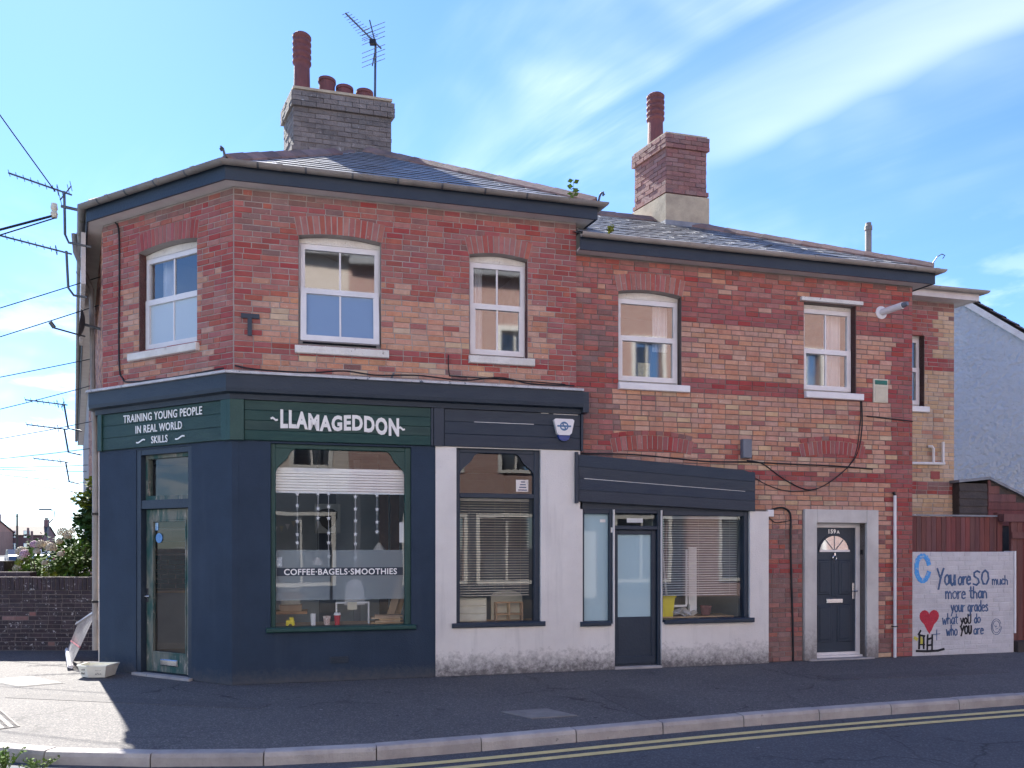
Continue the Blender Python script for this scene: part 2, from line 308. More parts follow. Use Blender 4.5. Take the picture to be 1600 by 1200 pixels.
def asphalt(name, base, dark, light, spk):
    m, t, b = new_mat(name)
    g = N(t, 'ShaderNodeNewGeometry'); P = g.outputs['Position']
    big = N(t, 'ShaderNodeTexNoise', Scale=0.7, Detail=5.0, Roughness=0.6); t.links.new(P, big.inputs['Vector'])
    c = mixc(t, ramp(t, big.outputs['Fac'], [(0.3, 0.0), (0.7, 1.0)], 'LINEAR'), base, dark)
    mid = N(t, 'ShaderNodeTexNoise', Scale=9.0, Detail=5.0, Roughness=0.65); t.links.new(P, mid.inputs['Vector'])
    c = mixc(t, M2(t, 'MULTIPLY', ramp(t, mid.outputs['Fac'], [(0.45, 0.0), (0.7, 1.0)], 'LINEAR'), 0.35), c, dark)
    vo = N(t, 'ShaderNodeTexVoronoi', Scale=spk); t.links.new(P, vo.inputs['Vector'])
    s1 = N(t, 'ShaderNodeSeparateColor'); t.links.new(vo.outputs['Color'], s1.inputs[0])
    c = mixc(t, ramp(t, s1.outputs[0], [(0.55, 0.0), (0.95, 0.5)], 'LINEAR'), c, light)
    c = mixc(t, ramp(t, s1.outputs[1], [(0.6, 0.0), (0.95, 0.55)], 'LINEAR'), c, dark)
    st = N(t, 'ShaderNodeTexNoise', Scale=3.1, Detail=2.0); t.links.new(P, st.inputs['Vector'])
    c = mixc(t, M2(t, 'MULTIPLY', ramp(t, st.outputs['Fac'], [(0.69, 0.0), (0.72, 1.0)], 'LINEAR'), 0.4), c, tuple(x*0.55 for x in dark))
    ck = N(t, 'ShaderNodeTexVoronoi', Scale=0.55); ck.feature = 'DISTANCE_TO_EDGE'
    wv = N(t, 'ShaderNodeTexNoise', Scale=2.5, Detail=4.0); t.links.new(P, wv.inputs['Vector'])
    av = N(t, 'ShaderNodeVectorMath', operation='MULTIPLY_ADD'); t.links.new(wv.outputs['Color'], av.inputs[0]); av.inputs[1].default_value = (0.5,0.5,0.5); t.links.new(P, av.inputs[2]); t.links.new(av.outputs[0], ck.inputs['Vector'])
    c = mixc(t, M2(t, 'MULTIPLY', M2(t, 'MULTIPLY', ramp(t, ck.outputs['Distance'], [(0.0, 1.0), (0.012, 0.0)], 'LINEAR'), ramp(t, big.outputs['Fac'], [(0.45, 0.0), (0.6, 1.0)], 'LINEAR')), 0.75), c, tuple(x*0.35 for x in dark))
    gv = N(t, 'ShaderNodeTexVoronoi', Scale=2.6); t.links.new(P, gv.inputs['Vector'])
    gs = N(t, 'ShaderNodeSeparateColor'); t.links.new(gv.outputs['Color'], gs.inputs[0])
    c = mixc(t, M2(t, 'MULTIPLY', M2(t, 'LESS_THAN', gv.outputs['Distance'], 0.045), M2(t, 'GREATER_THAN', gs.outputs[0], 0.6)), c, light)
    c = mixc(t, M2(t, 'MULTIPLY', M2(t, 'LESS_THAN', gv.outputs['Distance'], 0.06), M2(t, 'LESS_THAN', gs.outputs[0], 0.3)), c, tuple(x*0.5 for x in dark))
    t.links.new(c, b.inputs['Base Color']); b.inputs['Roughness'].default_value = 0.88; b.inputs['Specular IOR Level'].default_value = 0.3
    bp = N(t, 'ShaderNodeBump', Strength=0.45, Distance=0.008); t.links.new(s1.outputs[2], bp.inputs['Height']); t.links.new(bp.outputs[0], b.inputs['Normal'])
    return m
MT['pavement'] = asphalt('pavement_asphalt', (0.122,0.117,0.116), (0.082,0.080,0.083), (0.29,0.27,0.25), 85)
MT['road'] = asphalt('road_asphalt', (0.088,0.096,0.110), (0.062,0.068,0.080), (0.17,0.18,0.195), 80)

def glass(name, tintc=(0.93,0.96,0.97), add=0.05, rough=0.0, wav=0.0016):
    m = bpy.data.materials.new(name); m.use_nodes = True; t = m.node_tree; t.nodes.clear()
    o = N(t, 'ShaderNodeOutputMaterial'); mx = N(t, 'ShaderNodeMixShader'); tr = N(t, 'ShaderNodeBsdfTransparent'); gl = N(t, 'ShaderNodeBsdfGlossy')
    tr.inputs[0].default_value = (*tintc, 1); gl.inputs['Roughness'].default_value = rough
    lw = N(t, 'ShaderNodeLayerWeight'); lw.inputs[0].default_value = 0.5
    f = M2(t, 'ADD', M2(t, 'MULTIPLY', M2(t, 'POWER', lw.outputs['Facing'], 4.0), 0.8), 0.05+add, clamp=True)
    g = N(t, 'ShaderNodeNewGeometry'); nz = N(t, 'ShaderNodeTexNoise', Scale=2.3, Detail=1.0); t.links.new(g.outputs['Position'], nz.inputs['Vector'])
    bp = N(t, 'ShaderNodeBump', Strength=wav*6, Distance=0.05); t.links.new(nz.outputs['Fac'], bp.inputs['Height']); t.links.new(bp.outputs[0], gl.inputs['Normal'])
    t.links.new(f, mx.inputs[0]); t.links.new(tr.outputs[0], mx.inputs[1]); t.links.new(gl.outputs[0], mx.inputs[2]); t.links.new(mx.outputs[0], o.inputs[0])
    return m
MT['glass'] = glass('window_glass', add=0.17, rough=0.035)
MT['glass_shop'] = glass('shop_glass', add=0.015)
def film(name, colr, alpha, gloss=0.1):
    m = bpy.data.materials.new(name); m.use_nodes = True; t = m.node_tree; t.nodes.clear()
    o = N(t, 'ShaderNodeOutputMaterial'); mx = N(t, 'ShaderNodeMixShader', Fac=alpha); tr = N(t, 'ShaderNodeBsdfTransparent'); d = N(t, 'ShaderNodeBsdfPrincipled')
    d.inputs['Base Color'].default_value = (*colr, 1); d.inputs['Roughness'].default_value = gloss
    t.links.new(tr.outputs[0], mx.inputs[1]); t.links.new(d.outputs[0], mx.inputs[2]); t.links.new(mx.outputs[0], o.inputs[0]); return m
MT['film'] = film('frosted_film', (0.55,0.62,0.66), 0.35, 0.5)
MT['obscure'] = film('obscured_glass', (0.40,0.56,0.62), 0.93, 0.03)
MT['sheeting'] = film('blue_sheeting', (0.30,0.44,0.66), 0.72, 0.12)
MT['privacy'] = film('privacy_glass', (0.52,0.62,0.70), 0.85, 0.12)

# grimy render: splash-back stains with ragged outlines along the foot of the wall
def grimy(name, c1, c2, grime, top, drip=0.35):
    m = mk(name, c1, c2, 1.6, 0.85, 0.35, 70, fleck=(0.33,0.30,0.31), fscale=5, famt=0.76); t = m.node_tree
    b = [n for n in t.nodes if n.type == 'BSDF_PRINCIPLED'][0]; src = b.inputs['Base Color'].links[0].from_socket
    g = N(t, 'ShaderNodeNewGeometry'); sp = N(t, 'ShaderNodeSeparateXYZ'); t.links.new(g.outputs['Position'], sp.inputs[0])
    nz = N(t, 'ShaderNodeTexNoise', Scale=15.0, Detail=10.0, Roughness=0.78); t.links.new(g.outputs['Position'], nz.inputs['Vector'])
    v = M2(t, 'SUBTRACT', nz.outputs['Fac'], M2(t, 'MULTIPLY', sp.outputs[2], 0.62/top))
    mq = N(t, 'ShaderNodeMapping'); mq.inputs['Scale'].default_value = (7,7,0.6); t.links.new(g.outputs['Position'], mq.inputs[0])
    dr = N(t, 'ShaderNodeTexNoise', Scale=1.0, Detail=4.0, Roughness=0.6); t.links.new(mq.outputs[0], dr.inputs['Vector'])
    src = mixc(t, M2(t, 'MULTIPLY', ramp(t, dr.outputs['Fac'], [(0.54, 0.0), (0.72, 1.0)], 'LINEAR'), drip), src, tuple(x*2.6 for x in grime))
    c = mixc(t, M2(t, 'MULTIPLY', ramp(t, v, [(0.08, 0.0), (0.50, 1.0)], 'LINEAR'), 0.9), src, grime)
    t.links.new(c, b.inputs['Base Color']); return m
MT['render_grimy'] = grimy('white_render_grimy', (0.74,0.71,0.68), (0.66,0.63,0.605), (0.085,0.08,0.085), 0.46, 0.2)
MT['navy_wall'] = grimy('navy_wall_dusty', (.027,.046,.079), (.021,.037,.064), (0.075,0.08,0.09), 0.26, 0.035)
MT['stone_grimy'] = grimy('surround_grimy', (0.62,0.60,0.57), (0.48,0.46,0.44), (0.17,0.155,0.15), 0.7)

# ------------------------------------------------------------------ ground, road, pavement, kerb
mb = MB().quad((-900,-700,-0.104), (900,-700,-0.104), (900,1600,-0.104), (-900,1600,-0.104))
road = obj('road', mb, MT['road'], kind='structure')
kerb = [(40,19.6), (28,15.6), (18,12.45), (10.6,10.15), (8.2,9.38), (5.72,8.60), (3.70,8.02), (2.27,7.56), (1.19,7.18), (0.05,6.76), (-0.62,6.52), (-1.38,6.29), (-2.20,6.17), (-3.16,6.17), (-4.19,6.29), (-5.5,6.75), (-6.9,7.75), (-8.1,9.3), (-9.2,11.2), (-22.0,33.7), (-40,65)]
def offset(path, d):
    P = [Vector((x, y, 0)) for x, y in path]; r = []
    for i in range(len(P)):
        ns = []
        if i > 0: q = (P[i]-P[i-1]).normalized(); ns.append(Vector((q.y, -q.x, 0)))
        if i < len(P)-1: q = (P[i+1]-P[i]).normalized(); ns.append(Vector((q.y, -q.x, 0)))
        m = ns[0] if len(ns) == 1 else (ns[0]+ns[1])/(1+ns[0].dot(ns[1]))
        r.append((P[i].x+m.x*d, P[i].y+m.y*d))
    return r
kin = offset(kerb, 0.125)         # travelling leftwards, the pavement lies on the right hand
pav = MB().slab(kin + [(-20,70), (10,70), (40,40)], -0.11, -0.004)
pavement = obj('pavement', pav, MT['pavement'], kind='structure')
# single kerb stones, cut along the path
def resample(path, step):
    P = [Vector((x, y, 0)) for x, y in path]; L = [0]
    for i in range(1, len(P)): L.append(L[-1] + (P[i]-P[i-1]).length)
    def at(t):
        for i in range(1, len(P)):
            if t <= L[i]: return P[i-1].lerp(P[i], (t-L[i-1])/(L[i]-L[i-1]))
        return P[-1]
    k = int(L[-1]/step); return [at(i*step) for i in range(k+1)]
# smooth the path first
def smooth(path, it=2):
    for _ in range(it):
        q = [path[0]]
        for a, b in zip(path, path[1:]):
            q += [(a[0]*.75+b[0]*.25, a[1]*.75+b[1]*.25), (a[0]*.25+b[0]*.75, a[1]*.25+b[1]*.75)]
        path = q + [path[-1]]
    return path
ks = resample(smooth(kerb), 0.90)
for i, (a, b) in enumerate(zip(ks, ks[1:])):
    if a.x > 22 or b.y > 24: continue
    f = Frame(b.x, b.y, a.x-b.x, a.y-b.y); l = (a-b).length; jt = random.uniform(-0.004, 0.004)
    pr = [(0.0, -0.14), (0.0, -0.03+jt), (-0.012, 0.0+jt), (-0.03, 0.006+jt), (-0.13, 0.006+jt), (-0.13, -0.14)]
    m = MB(); k = len(pr); g = random.uniform(0.004, 0.008)
    p = [f(g, n, z) for n, z in pr] + [f(l-g, n, z) for n, z in pr]
    m.add(p, [tuple(range(k)), tuple(range(2*k-1, k-1, -1))] + [(q, (q+1) % k, k+(q+1) % k, k+q) for q in range(k)])
    obj('kerb_stone', m, MT['kerb'], pavement)
kg = [(x, y) for x, y in smooth(kerb) if x < 21.9 and y < 24]
obj('kerb_bed', MB().sweep(kg, [(0.035, -0.13), (0.035, -0.012), (0.12, -0.012), (0.12, -0.13)]), MT['mortar_dark'], pavement)
# double yellow lines painted along the kerb
for d, lab in ((-0.19, 'inner yellow line nearer the kerb'), (-0.37, 'outer yellow line further from the kerb')):
    yl = offset(smooth(kerb), d); pts = [(x, y) for x, y in yl if -2.5 < x < 30 and y < 17]
    yl2 = offset(pts, -0.085); m = MB()
    for i in range(len(pts)-1):
        m.quad((*pts[i], -0.0985), (*pts[i+1], -0.0985), (*yl2[i+1], -0.0985), (*yl2[i], -0.0985))
    obj('yellow_line', m, MT['yellow_line'], road, label=lab)
MT['repair'] = asphalt('repair_asphalt', (0.105,0.10,0.10), (0.075,0.073,0.076), (0.24,0.225,0.21), 95)
for pts_ in ([(0.9,8.9), (1.35,7.35), (1.85,7.5), (1.42,9.05)], [(-5.6,8.5), (-2.6,7.9), (-2.55,8.15), (-5.5,8.75)], [(4.0,9.6), (6.6,10.2), (6.5,10.55), (3.95,9.95)]):
    obj('repair_patch', MB().slab(pts_, -0.02, -0.0005), MT['repair'], pavement)
# inspection covers, patches and tactile paving let into the pavement
MT['cover'] = mk('cover_concrete', (0.26,0.245,0.23), (0.20,0.19,0.18), 6, 0.9, 0.4, 80)
MT['cover_edge'] = mk('cover_rim', (0.14,0.135,0.14), None, 6, 0.7)
def cover(pts, lab):
    P = [Vector((x, y, 0)) for x, y in pts]; c = sum(P, Vector())/4
    rim = MB().slab([(p.x, p.y) for p in P], -0.05, 0.0)
    o = obj('inspection_cover', rim, MT['cover_edge'], label=lab, cat='manhole cover', group='covers let into the pavement')
    for h in (0, 1):
        a, b, c2, d = [c + (p-c)*0.95 for p in P]
        if h: q = [a.lerp(b, .505), b, c2, d.lerp(c2, .505)]
        else: q = [a, a.lerp(b, .495), d.lerp(c2, .495), d]
        obj('lid', MB().slab([(p.x, p.y) for p in q], -0.02, 0.005), MT['cover'], o)
cover([(-6.62,9.62), (-5.86,9.13), (-5.46,9.40), (-6.2,9.93)], 'pale two-part cover in the sunlit pavement near the garden wall')
cover([(-0.13,7.76), (0.19,7.44), (0.66,7.58), (0.36,7.92)], 'pale square cover in the shaded pavement before the narrow shop window')
tp = thing('tactile_paving', 'pale blister paving slab at the left edge of the pavement', 'paving slab', (-4.9,7.5,0))
tf = Frame(-4.56, 7.13, -0.69, 0.76)
obj('slab', MB().box(tf, 0, 1.2, -0.9, 0.0, -0.03, 0.004), MT['cover'], tp)
m = MB()
for i in range(17):
    for j in range(13): m.lathe(tf(0.04+i*0.07, -0.03-j*0.07, 0.004), [(0.022,0), (0.018,0.006), (0.006,0.008)], 6)
obj('blister', m, MT['cover'], tp, kind='stuff')

# ------------------------------------------------------------------ brick laying
CS = 0.0712; BL = 0.213; JT = 0.0098
BR_MATS = ['brick_red', 'brick_deep', 'brick_peach', 'brick_buff', 'brick_soot', 'brick_garden', 'brick_white', 'brick_chim']
def lay(fr, s0, s1, z0, z1, holes, rule, bond=0.14, cs=CS, n=0.0, header=0.11):
    out = []; k = int(round((z1-z0)/cs)); cs = (z1-z0)/k
    for i in range(k):
        a, b = z0+i*cs, z0+(i+1)*cs; mid = (a+b)/2
        free = [(s0, s1)]
        for (h0, h1, y0, y1) in holes:
            if y0 < mid < y1:
                nf = []
                for (p, q) in free:
                    if h1 <= p or h0 >= q: nf.append((p, q)); continue
                    if h0 > p: nf.append((p, h0))
                    if h1 < q: nf.append((h1, q))
                free = nf
        ph = (i % 2)*BL/2 + random.uniform(-0.012, 0.012)
        cuts = []; x = s0 - ph
        while x < s1 + BL:
            x += header if random.random() < bond else BL; cuts.append(x)
        for (p, q) in free:
            e = [p] + [c for c in cuts if p+0.045 < c < q-0.045] + [q]
            for u, v in zip(e, e[1:]):
                if v-u < 0.02: continue
                j1, j2, j3, j4 = [random.uniform(-.0018, .0022) for _ in range(4)]
                out.append((fr, u+JT/2+j1, v-JT/2-j2, a+JT/2+j3, b-JT/2-j4, n + random.uniform(-0.0025, 0.0025), rule((u+v)/2, mid)))
    return out
_bm = {}
def brick_mesh(mat):
    if mat not in _bm:
        w, h, b, d = 0.2125/2, 0.0652/2, 0.004, 0.05
        m = MB().bbox(lambda s, n, z: Vector((s, -n, z)), -w, w, -d, 0.007, -h, h, b)
        _bm[mat] = mesh_of(m, MT[mat], mat, Vector((0,0,0)))
    return _bm[mat]
CAMP = Vector((0, 0, 1.66))
def place_bricks(bricks, parent, limit=300, name='brick', rest='brick_courses'):
    def score(b):
        fr, u, v, a, z, n, mt = b; c = fr((u+v)/2, 0, (a+z)/2); d = CAMP-c
        return (v-u)*(z-a)*max(0, d.dot(fr.n))/d.length**3
    bricks = sorted(bricks, key=score, reverse=True)
    for fr, u, v, a, z, n, mt in bricks[:limit]:
        inst(name, brick_mesh(mt), parent, fr((u+v)/2, n, (a+z)/2), fr.a, ((v-u)/0.2125, 1, (z-a)/0.0652))
    if len(bricks) > limit:
        m = MB(); used = sorted({b[6] for b in bricks[limit:]}); ix = {k: i for i, k in enumerate(used)}
        for fr, u, v, a, z, n, mt in bricks[limit:]: m.bbox(fr, u, v, -0.04, n+0.007, a, z, 0.004, ix[mt])
        obj(rest, m, [MT[k] for k in used], parent, kind='stuff')
def holed_wall(fr, s0, s1, z0, z1, holes, n0, n1, mb=None):
    # solid wall cut into cells so that openings stay open
    m = mb or MB(); ss = sorted({s0, s1, *[h for H in holes for h in H[:2] if s0 < h < s1]}); zs = sorted({z0, z1, *[h for H in holes for h in H[2:] if z0 < h < z1]})
    for a, b in zip(ss, ss[1:]):
        run = None
        for c, d in zip(zs, zs[1:]):
            mx, my = (a+b)/2, (c+d)/2
            if any(h[0] < mx < h[1] and h[2] < my < h[3] for h in holes):
                if run: m.box(fr, a, b, n0, n1, *run); run = None
            else: run = (run[0] if run else c, d)
        if run: m.box(fr, a, b, n0, n1, *run)
    return m
def arch(fr, s0, s1, ztop, parent, mat, rise=0.045, hgt=0.225, over=0.05, n=0.0):
    # segmental arch of bricks on end; soffit runs from ztop-rise at the springing to ztop
    c = (s0+s1)/2; hw = (s1-s0)/2; rad = (hw*hw+rise*rise)/(2*rise); cz = ztop-rad
    a0 = math.asin(min(1, (hw+over*0.3)/rad)); k = max(6, int((s1-s0+2*over)/0.072)); da = 2*a0/k
    for i in range(k):
        t0, t1 = -a0+da*i+0.0065/rad, -a0+da*(i+1)-0.0065/rad; ro = rad+hgt*random.uniform(0.985, 1.0)
        P = [(c+rad*math.sin(t0), cz+rad*math.cos(t0)), (c+rad*math.sin(t1), cz+rad*math.cos(t1)), (c+ro*math.sin(t1), cz+ro*math.cos(t1)), (c+ro*math.sin(t0), cz+ro*math.cos(t0))]
        obj('arch_brick', MB().prism(fr, P, -0.09, n+0.0145+random.uniform(-.002, .002)), MT[mat if random.random() > 0.2 else 'brick_red'], parent)
    ring = [(c+(rad-0.001)*math.sin(-a0+2*a0*i/12), cz+(rad-0.001)*math.cos(-a0+2*a0*i/12)) for i in range(13)] + [(c+(rad+hgt)*math.sin(a0-2*a0*i/12), cz+(rad+hgt)*math.cos(a0-2*a0*i/12)) for i in range(13)]
    m = MB()
    for i in range(12): m.prism(fr, [ring[i], ring[i+1], ring[24-i], ring[25-i]], -0.1, n+0.0105)
    obj('arch_mortar', m, MT['mortar'], parent)
    return (s0-over, s1+over, ztop, ztop+hgt-0.01)

# ------------------------------------------------------------------ windows
def sash(fr, parent, s0, s1, z0, z1, n, w=0.055, d=0.05, bars=1, name='sash', glassm='glass', tilt=0.0, paneset=None, framem='upvc'):
    # four rails, glazing bars and panes; tilt swings the foot outwards (top hung)
    T = fr
    if tilt:
        T = lambda a, nn, z: fr(a, n + (nn-n)*math.cos(tilt) + (z1-z)*math.sin(tilt), z1 - (z1-z)*math.cos(tilt) + (nn-n)*math.sin(tilt))
    m = MB().prism(T, [(s0,z0), (s1,z0), (s1-w,z0+w), (s0+w,z0+w)], n, n+d)
    m.prism(T, [(s1,z0), (s1,z1), (s1-w,z1-w), (s1-w,z0+w)], n+.0005, n+d+.0005)
    m.prism(T, [(s1,z1), (s0,z1), (s0+w,z1-w), (s1-w,z1-w)], n, n+d)
    m.prism(T, [(s0,z1), (s0,z0), (s0+w,z0+w), (s0+w,z1-w)], n+.0005, n+d+.0005)
    so = obj(name, m, MT[framem], parent)
    xs = [s0+w + (s1-s0-2*w)*i/(bars+1) for i in range(bars+2)]
    for x in xs[1:-1]: obj('glazing_bar', MB().box(T, x-0.011, x+0.011, n+0.014, n+0.034, z0+w, z1-w), MT[framem], parent)
    for i, (a, b) in enumerate(zip(xs, xs[1:])):
        gm = paneset[i] if paneset else glassm
        pane = obj('pane', MB().quad(T(a+.001, n+0.022, z0+w), T(b-.001, n+0.022, z0+w), T(b-.001, n+0.022, z1-w), T(a+.001, n+0.022, z1-w)), MT[gm], parent, recalc=False)
    return so
def house_window(fr, thing_, s0, s1, z0, z1, zmid, label, rec=0.11, sill=(0,0), rise=0.045, bars=(1,1), tilt=0.0, low='glass', up='glass', sillm='old_white', curtain=None, head=True):
    # outer frame is the window itself; sashes, panes, sill and head board are its parts
    fw = 0.045; n0 = -rec-0.07; n1 = -rec
    zt = z1 - (rise if head else 0.0) - (0.055 if head else 0.03)
    m = MB()
    m.box(fr, s0+.002, s0+fw, n0, n1, z0, zt).box(fr, s1-fw, s1-.002, n0, n1, z0, zt).box(fr, s0+fw, s1-fw, n0, n1-.002, zt-fw, zt).box(fr, s0+fw, s1-fw, n0, n1-.002, z0, z0+fw*1.4).box(fr, s0+fw, s1-fw, n0, n1-.002, zmid-0.02, zmid+0.02)
    w = obj('window', m, MT['upvc'], thing_, label=label)
    if head:
        k = 10; c = (s0+s1)/2; P = [(s1-.002, zt+.002), (s0+.002, zt+.002)] + [(s0+.002+(s1-s0-.004)*i/k, z1-rise*((2*i/k-1)**2)-0.004) for i in range(k+1)]
        obj('head_board', MB().prism(fr, P, n0, n1+0.004), MT['old_white'], w)
    sash(fr, w, s0+fw*.5, s1-fw*.5, zmid, zt-fw*.5, n1-0.03, 0.05, 0.045, bars[0], glassm=up)
    sash(fr, w, s0+fw*.5, s1-fw*.5, z0+0.05, zmid+0.045, n1-0.02 if not tilt else n1+0.012, 0.07, 0.05, bars[1], glassm=low, tilt=tilt)
    if sill:
        obj('sill', MB().bbox(fr, s0-sill[0], s1+sill[1], n0, 0.065, z0-0.095, z0, 0.008), MT[sillm], w)
    # lining of the reveal and a dim room behind
    for ra, rb in ((s0-0.02, s0), (s1, s1+0.02)): obj('reveal', MB().box(fr, ra, rb, n0, -0.002, z0, z1-rise-.001), MT['reveal'], w)
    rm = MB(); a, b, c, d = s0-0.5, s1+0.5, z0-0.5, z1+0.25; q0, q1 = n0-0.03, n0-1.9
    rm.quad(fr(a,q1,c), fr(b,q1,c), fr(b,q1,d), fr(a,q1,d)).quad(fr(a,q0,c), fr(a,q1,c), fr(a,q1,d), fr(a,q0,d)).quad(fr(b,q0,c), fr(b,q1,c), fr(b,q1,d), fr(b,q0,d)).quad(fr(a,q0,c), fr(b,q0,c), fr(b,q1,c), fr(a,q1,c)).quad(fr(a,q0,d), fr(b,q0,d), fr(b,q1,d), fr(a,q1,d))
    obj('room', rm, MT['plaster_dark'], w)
    if curtain:
        for (c0, c1, zb) in curtain:
            m = MB(); k = 14; pts = [fr(c0+(c1-c0)*i/k, n0-0.10+0.022*math.sin(i*2.3), 0) for i in range(k+1)]
            for p, q in zip(pts, pts[1:]): m.quad((p.x,p.y,zb), (q.x,q.y,zb), (q.x,q.y,z1), (p.x,p.y,z1))
            obj('curtain', m, MT['curtain'], w, smooth=True)
    return w

# ================================================================== the corner shop building
shop = thing('corner_shop_building', 'two-storey red brick corner building with navy and green shopfront and hipped slate roof', 'building', (C0.x, C0.y, 0))
HM = [(0.76, 1.76, 4.14, 5.55), (2.90, 3.68, 4.145, 5.51)]        # upper window openings, main face
HC = [(0.74, 1.83, 4.20, 5.56)]                                    # canted corner
ZB, ZT = 3.74, 6.02
def tooth(s, edge, z, w=0.30): return abs(s-edge) < w + (0.11 if int(z/CS) % 2 else 0.0)
def rule_main(s, z):
    r = random.random()
    if (z > 5.92 and r < 0.8) or (z > 5.72 and s < 1.3 and r < 0.55) or (z > 5.5 and s < 0.6 and r < 0.3): return 'brick_soot'
    if 4.03 < z < 4.185: return 'brick_deep'
    if tooth(s, 0, z, 0.28) or tooth(s, 4.36, z, 0.30): return 'brick_deep' if r < 0.6 else 'brick_red'
    if z > 5.02: return ('brick_red' if r < 0.6 else 'brick_deep') if r < 0.95 else 'brick_soot'
    if z > 4.80: return 'brick_red' if r < 0.62 else 'brick_peach'
    if z < 4.03 and r < 0.1: return 'brick_soot'
    return 'brick_peach' if r < 0.88 else ('brick_buff' if r < 0.93 else 'brick_red')
def rule_cant(s, z):
    r = random.random()
    if z > 5.86 and r < 0.6: return 'brick_soot'
    if tooth(s, 2.46, z, 0.25) or tooth(s, 0, z, 0.25): return 'brick_deep' if r < 0.5 else 'brick_red'
    if z > 5.1: return 'brick_red' if r < 0.75 else 'brick_deep'
    if z < 4.1: return 'brick_peach' if r < 0.45 else 'brick_red'
    return 'brick_peach' if (r < 0.85 and 0.42 < s < 0.72 or s > 1.85 and r < .45) else 'brick_red'
def arch_hole(h, over=0.05): return (h[0]-over, h[1]+over, h[3]-0.045, h[3]+0.215)
core = MB()
holed_wall(M, 0.0, 4.36, ZB-0.3, ZT, HM, -0.24, 0.0, core)
holed_wall(C, 0.0, 2.46, ZB-0.3, ZT, HC, -0.24, 0.0, core)
core.box(S, 0, 26.0, -0.24, 0.0, 0, ZT)                            # side street wall
rf = Frame(*M(4.36, 0, 0)[:2], RD.x, RD.y)
core.box(rf, 0.12, 6.0, -0.24, -0.004, 3.2, ZT)
obj('wall', core, MT['mortar'], shop)
bricks = lay(M, 0.004, 4.364, ZB, ZT-.02, HM, rule_main)
bricks += lay(C, 0.0, 2.456, ZB, ZT-.02, HC, rule_cant)
side = lay(S, 15.0, 25.996, 0.0, ZT-.02, [], lambda s, z: 'brick_peach' if random.random() < 0.6 else 'brick_soot')
rightb = lay(rf, 0.03, 2.5, 5.3, ZT-.02, [], lambda s, z: 'brick_red')
place_bricks(bricks + side + rightb, shop, 300)
for h in HM: arch(M, h[0], h[1], h[3], shop, 'brick_red')
for h in HC: arch(C, h[0], h[1], h[3], shop, 'brick_deep')
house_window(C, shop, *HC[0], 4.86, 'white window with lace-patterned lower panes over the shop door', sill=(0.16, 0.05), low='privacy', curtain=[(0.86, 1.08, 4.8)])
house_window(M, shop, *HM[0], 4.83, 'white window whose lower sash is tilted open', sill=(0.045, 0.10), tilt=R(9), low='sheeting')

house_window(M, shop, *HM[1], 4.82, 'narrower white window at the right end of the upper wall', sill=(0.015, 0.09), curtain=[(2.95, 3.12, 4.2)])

# eaves: soffit boards, navy fascia, half-round gutter
wpath = [S(0,0,0), L0, C0, M(4.36,0,0), M(4.36,0,0)+RD*6]; wpath = [(p.x, p.y) for p in wpath]
obj('soffit', MB().sweep(wpath, [(-0.05,6.025), (0.18,6.025), (0.18,6.05), (-0.05,6.05)]), MT['soffit'], shop)
obj('fascia_board', MB().sweep(wpath, [(0.175,6.012), (0.197,6.012), (0.197,6.185), (0.175,6.185)]), MT['navy'], shop)
def gutter_prof(n, z, r=0.052):
    o = [(n+r+r*math.cos(math.pi+math.pi*i/9), z+r*math.sin(math.pi+math.pi*i/9)) for i in range(10)]
    i_ = [(n+r+(r-.006)*math.cos(2*math.pi-math.pi*i/9), z+(r-.006)*math.sin(2*math.pi-math.pi*i/9)) for i in range(10)]
    return o + i_
gp = MB().sweep(wpath, gutter_prof(0.20, 6.21))
gut = obj('gutter', gp, MT['gutter'], shop, smooth=False)
for fr, xs in ((M, (0.55, 1.55, 2.55, 3.5, 4.3)), (C, (0.5, 1.45, 2.1)), (S, (25.0, 23.2))):
    for x in xs: obj('gutter_joint', MB().sweep([tuple(fr(x-0.035,0,0)[:2]), tuple(fr(x+0.035,0,0)[:2])], gutter_prof(0.197, 6.212, 0.057)), MT['gutter'], gut)

for fr, n_, z0_ in ((M, 5, 0), (C, 3, 0)):
    L_ = 4.36 if fr is M else 2.46
    for i in range(int(L_/0.55)): obj('gutter_bracket', MB().sweep([tuple(fr(.3+i*.55-.012,0,0)[:2]), tuple(fr(.3+i*.55+.012,0,0)[:2])], gutter_prof(0.195, 6.209, 0.0555)), MT['metal'], gut)
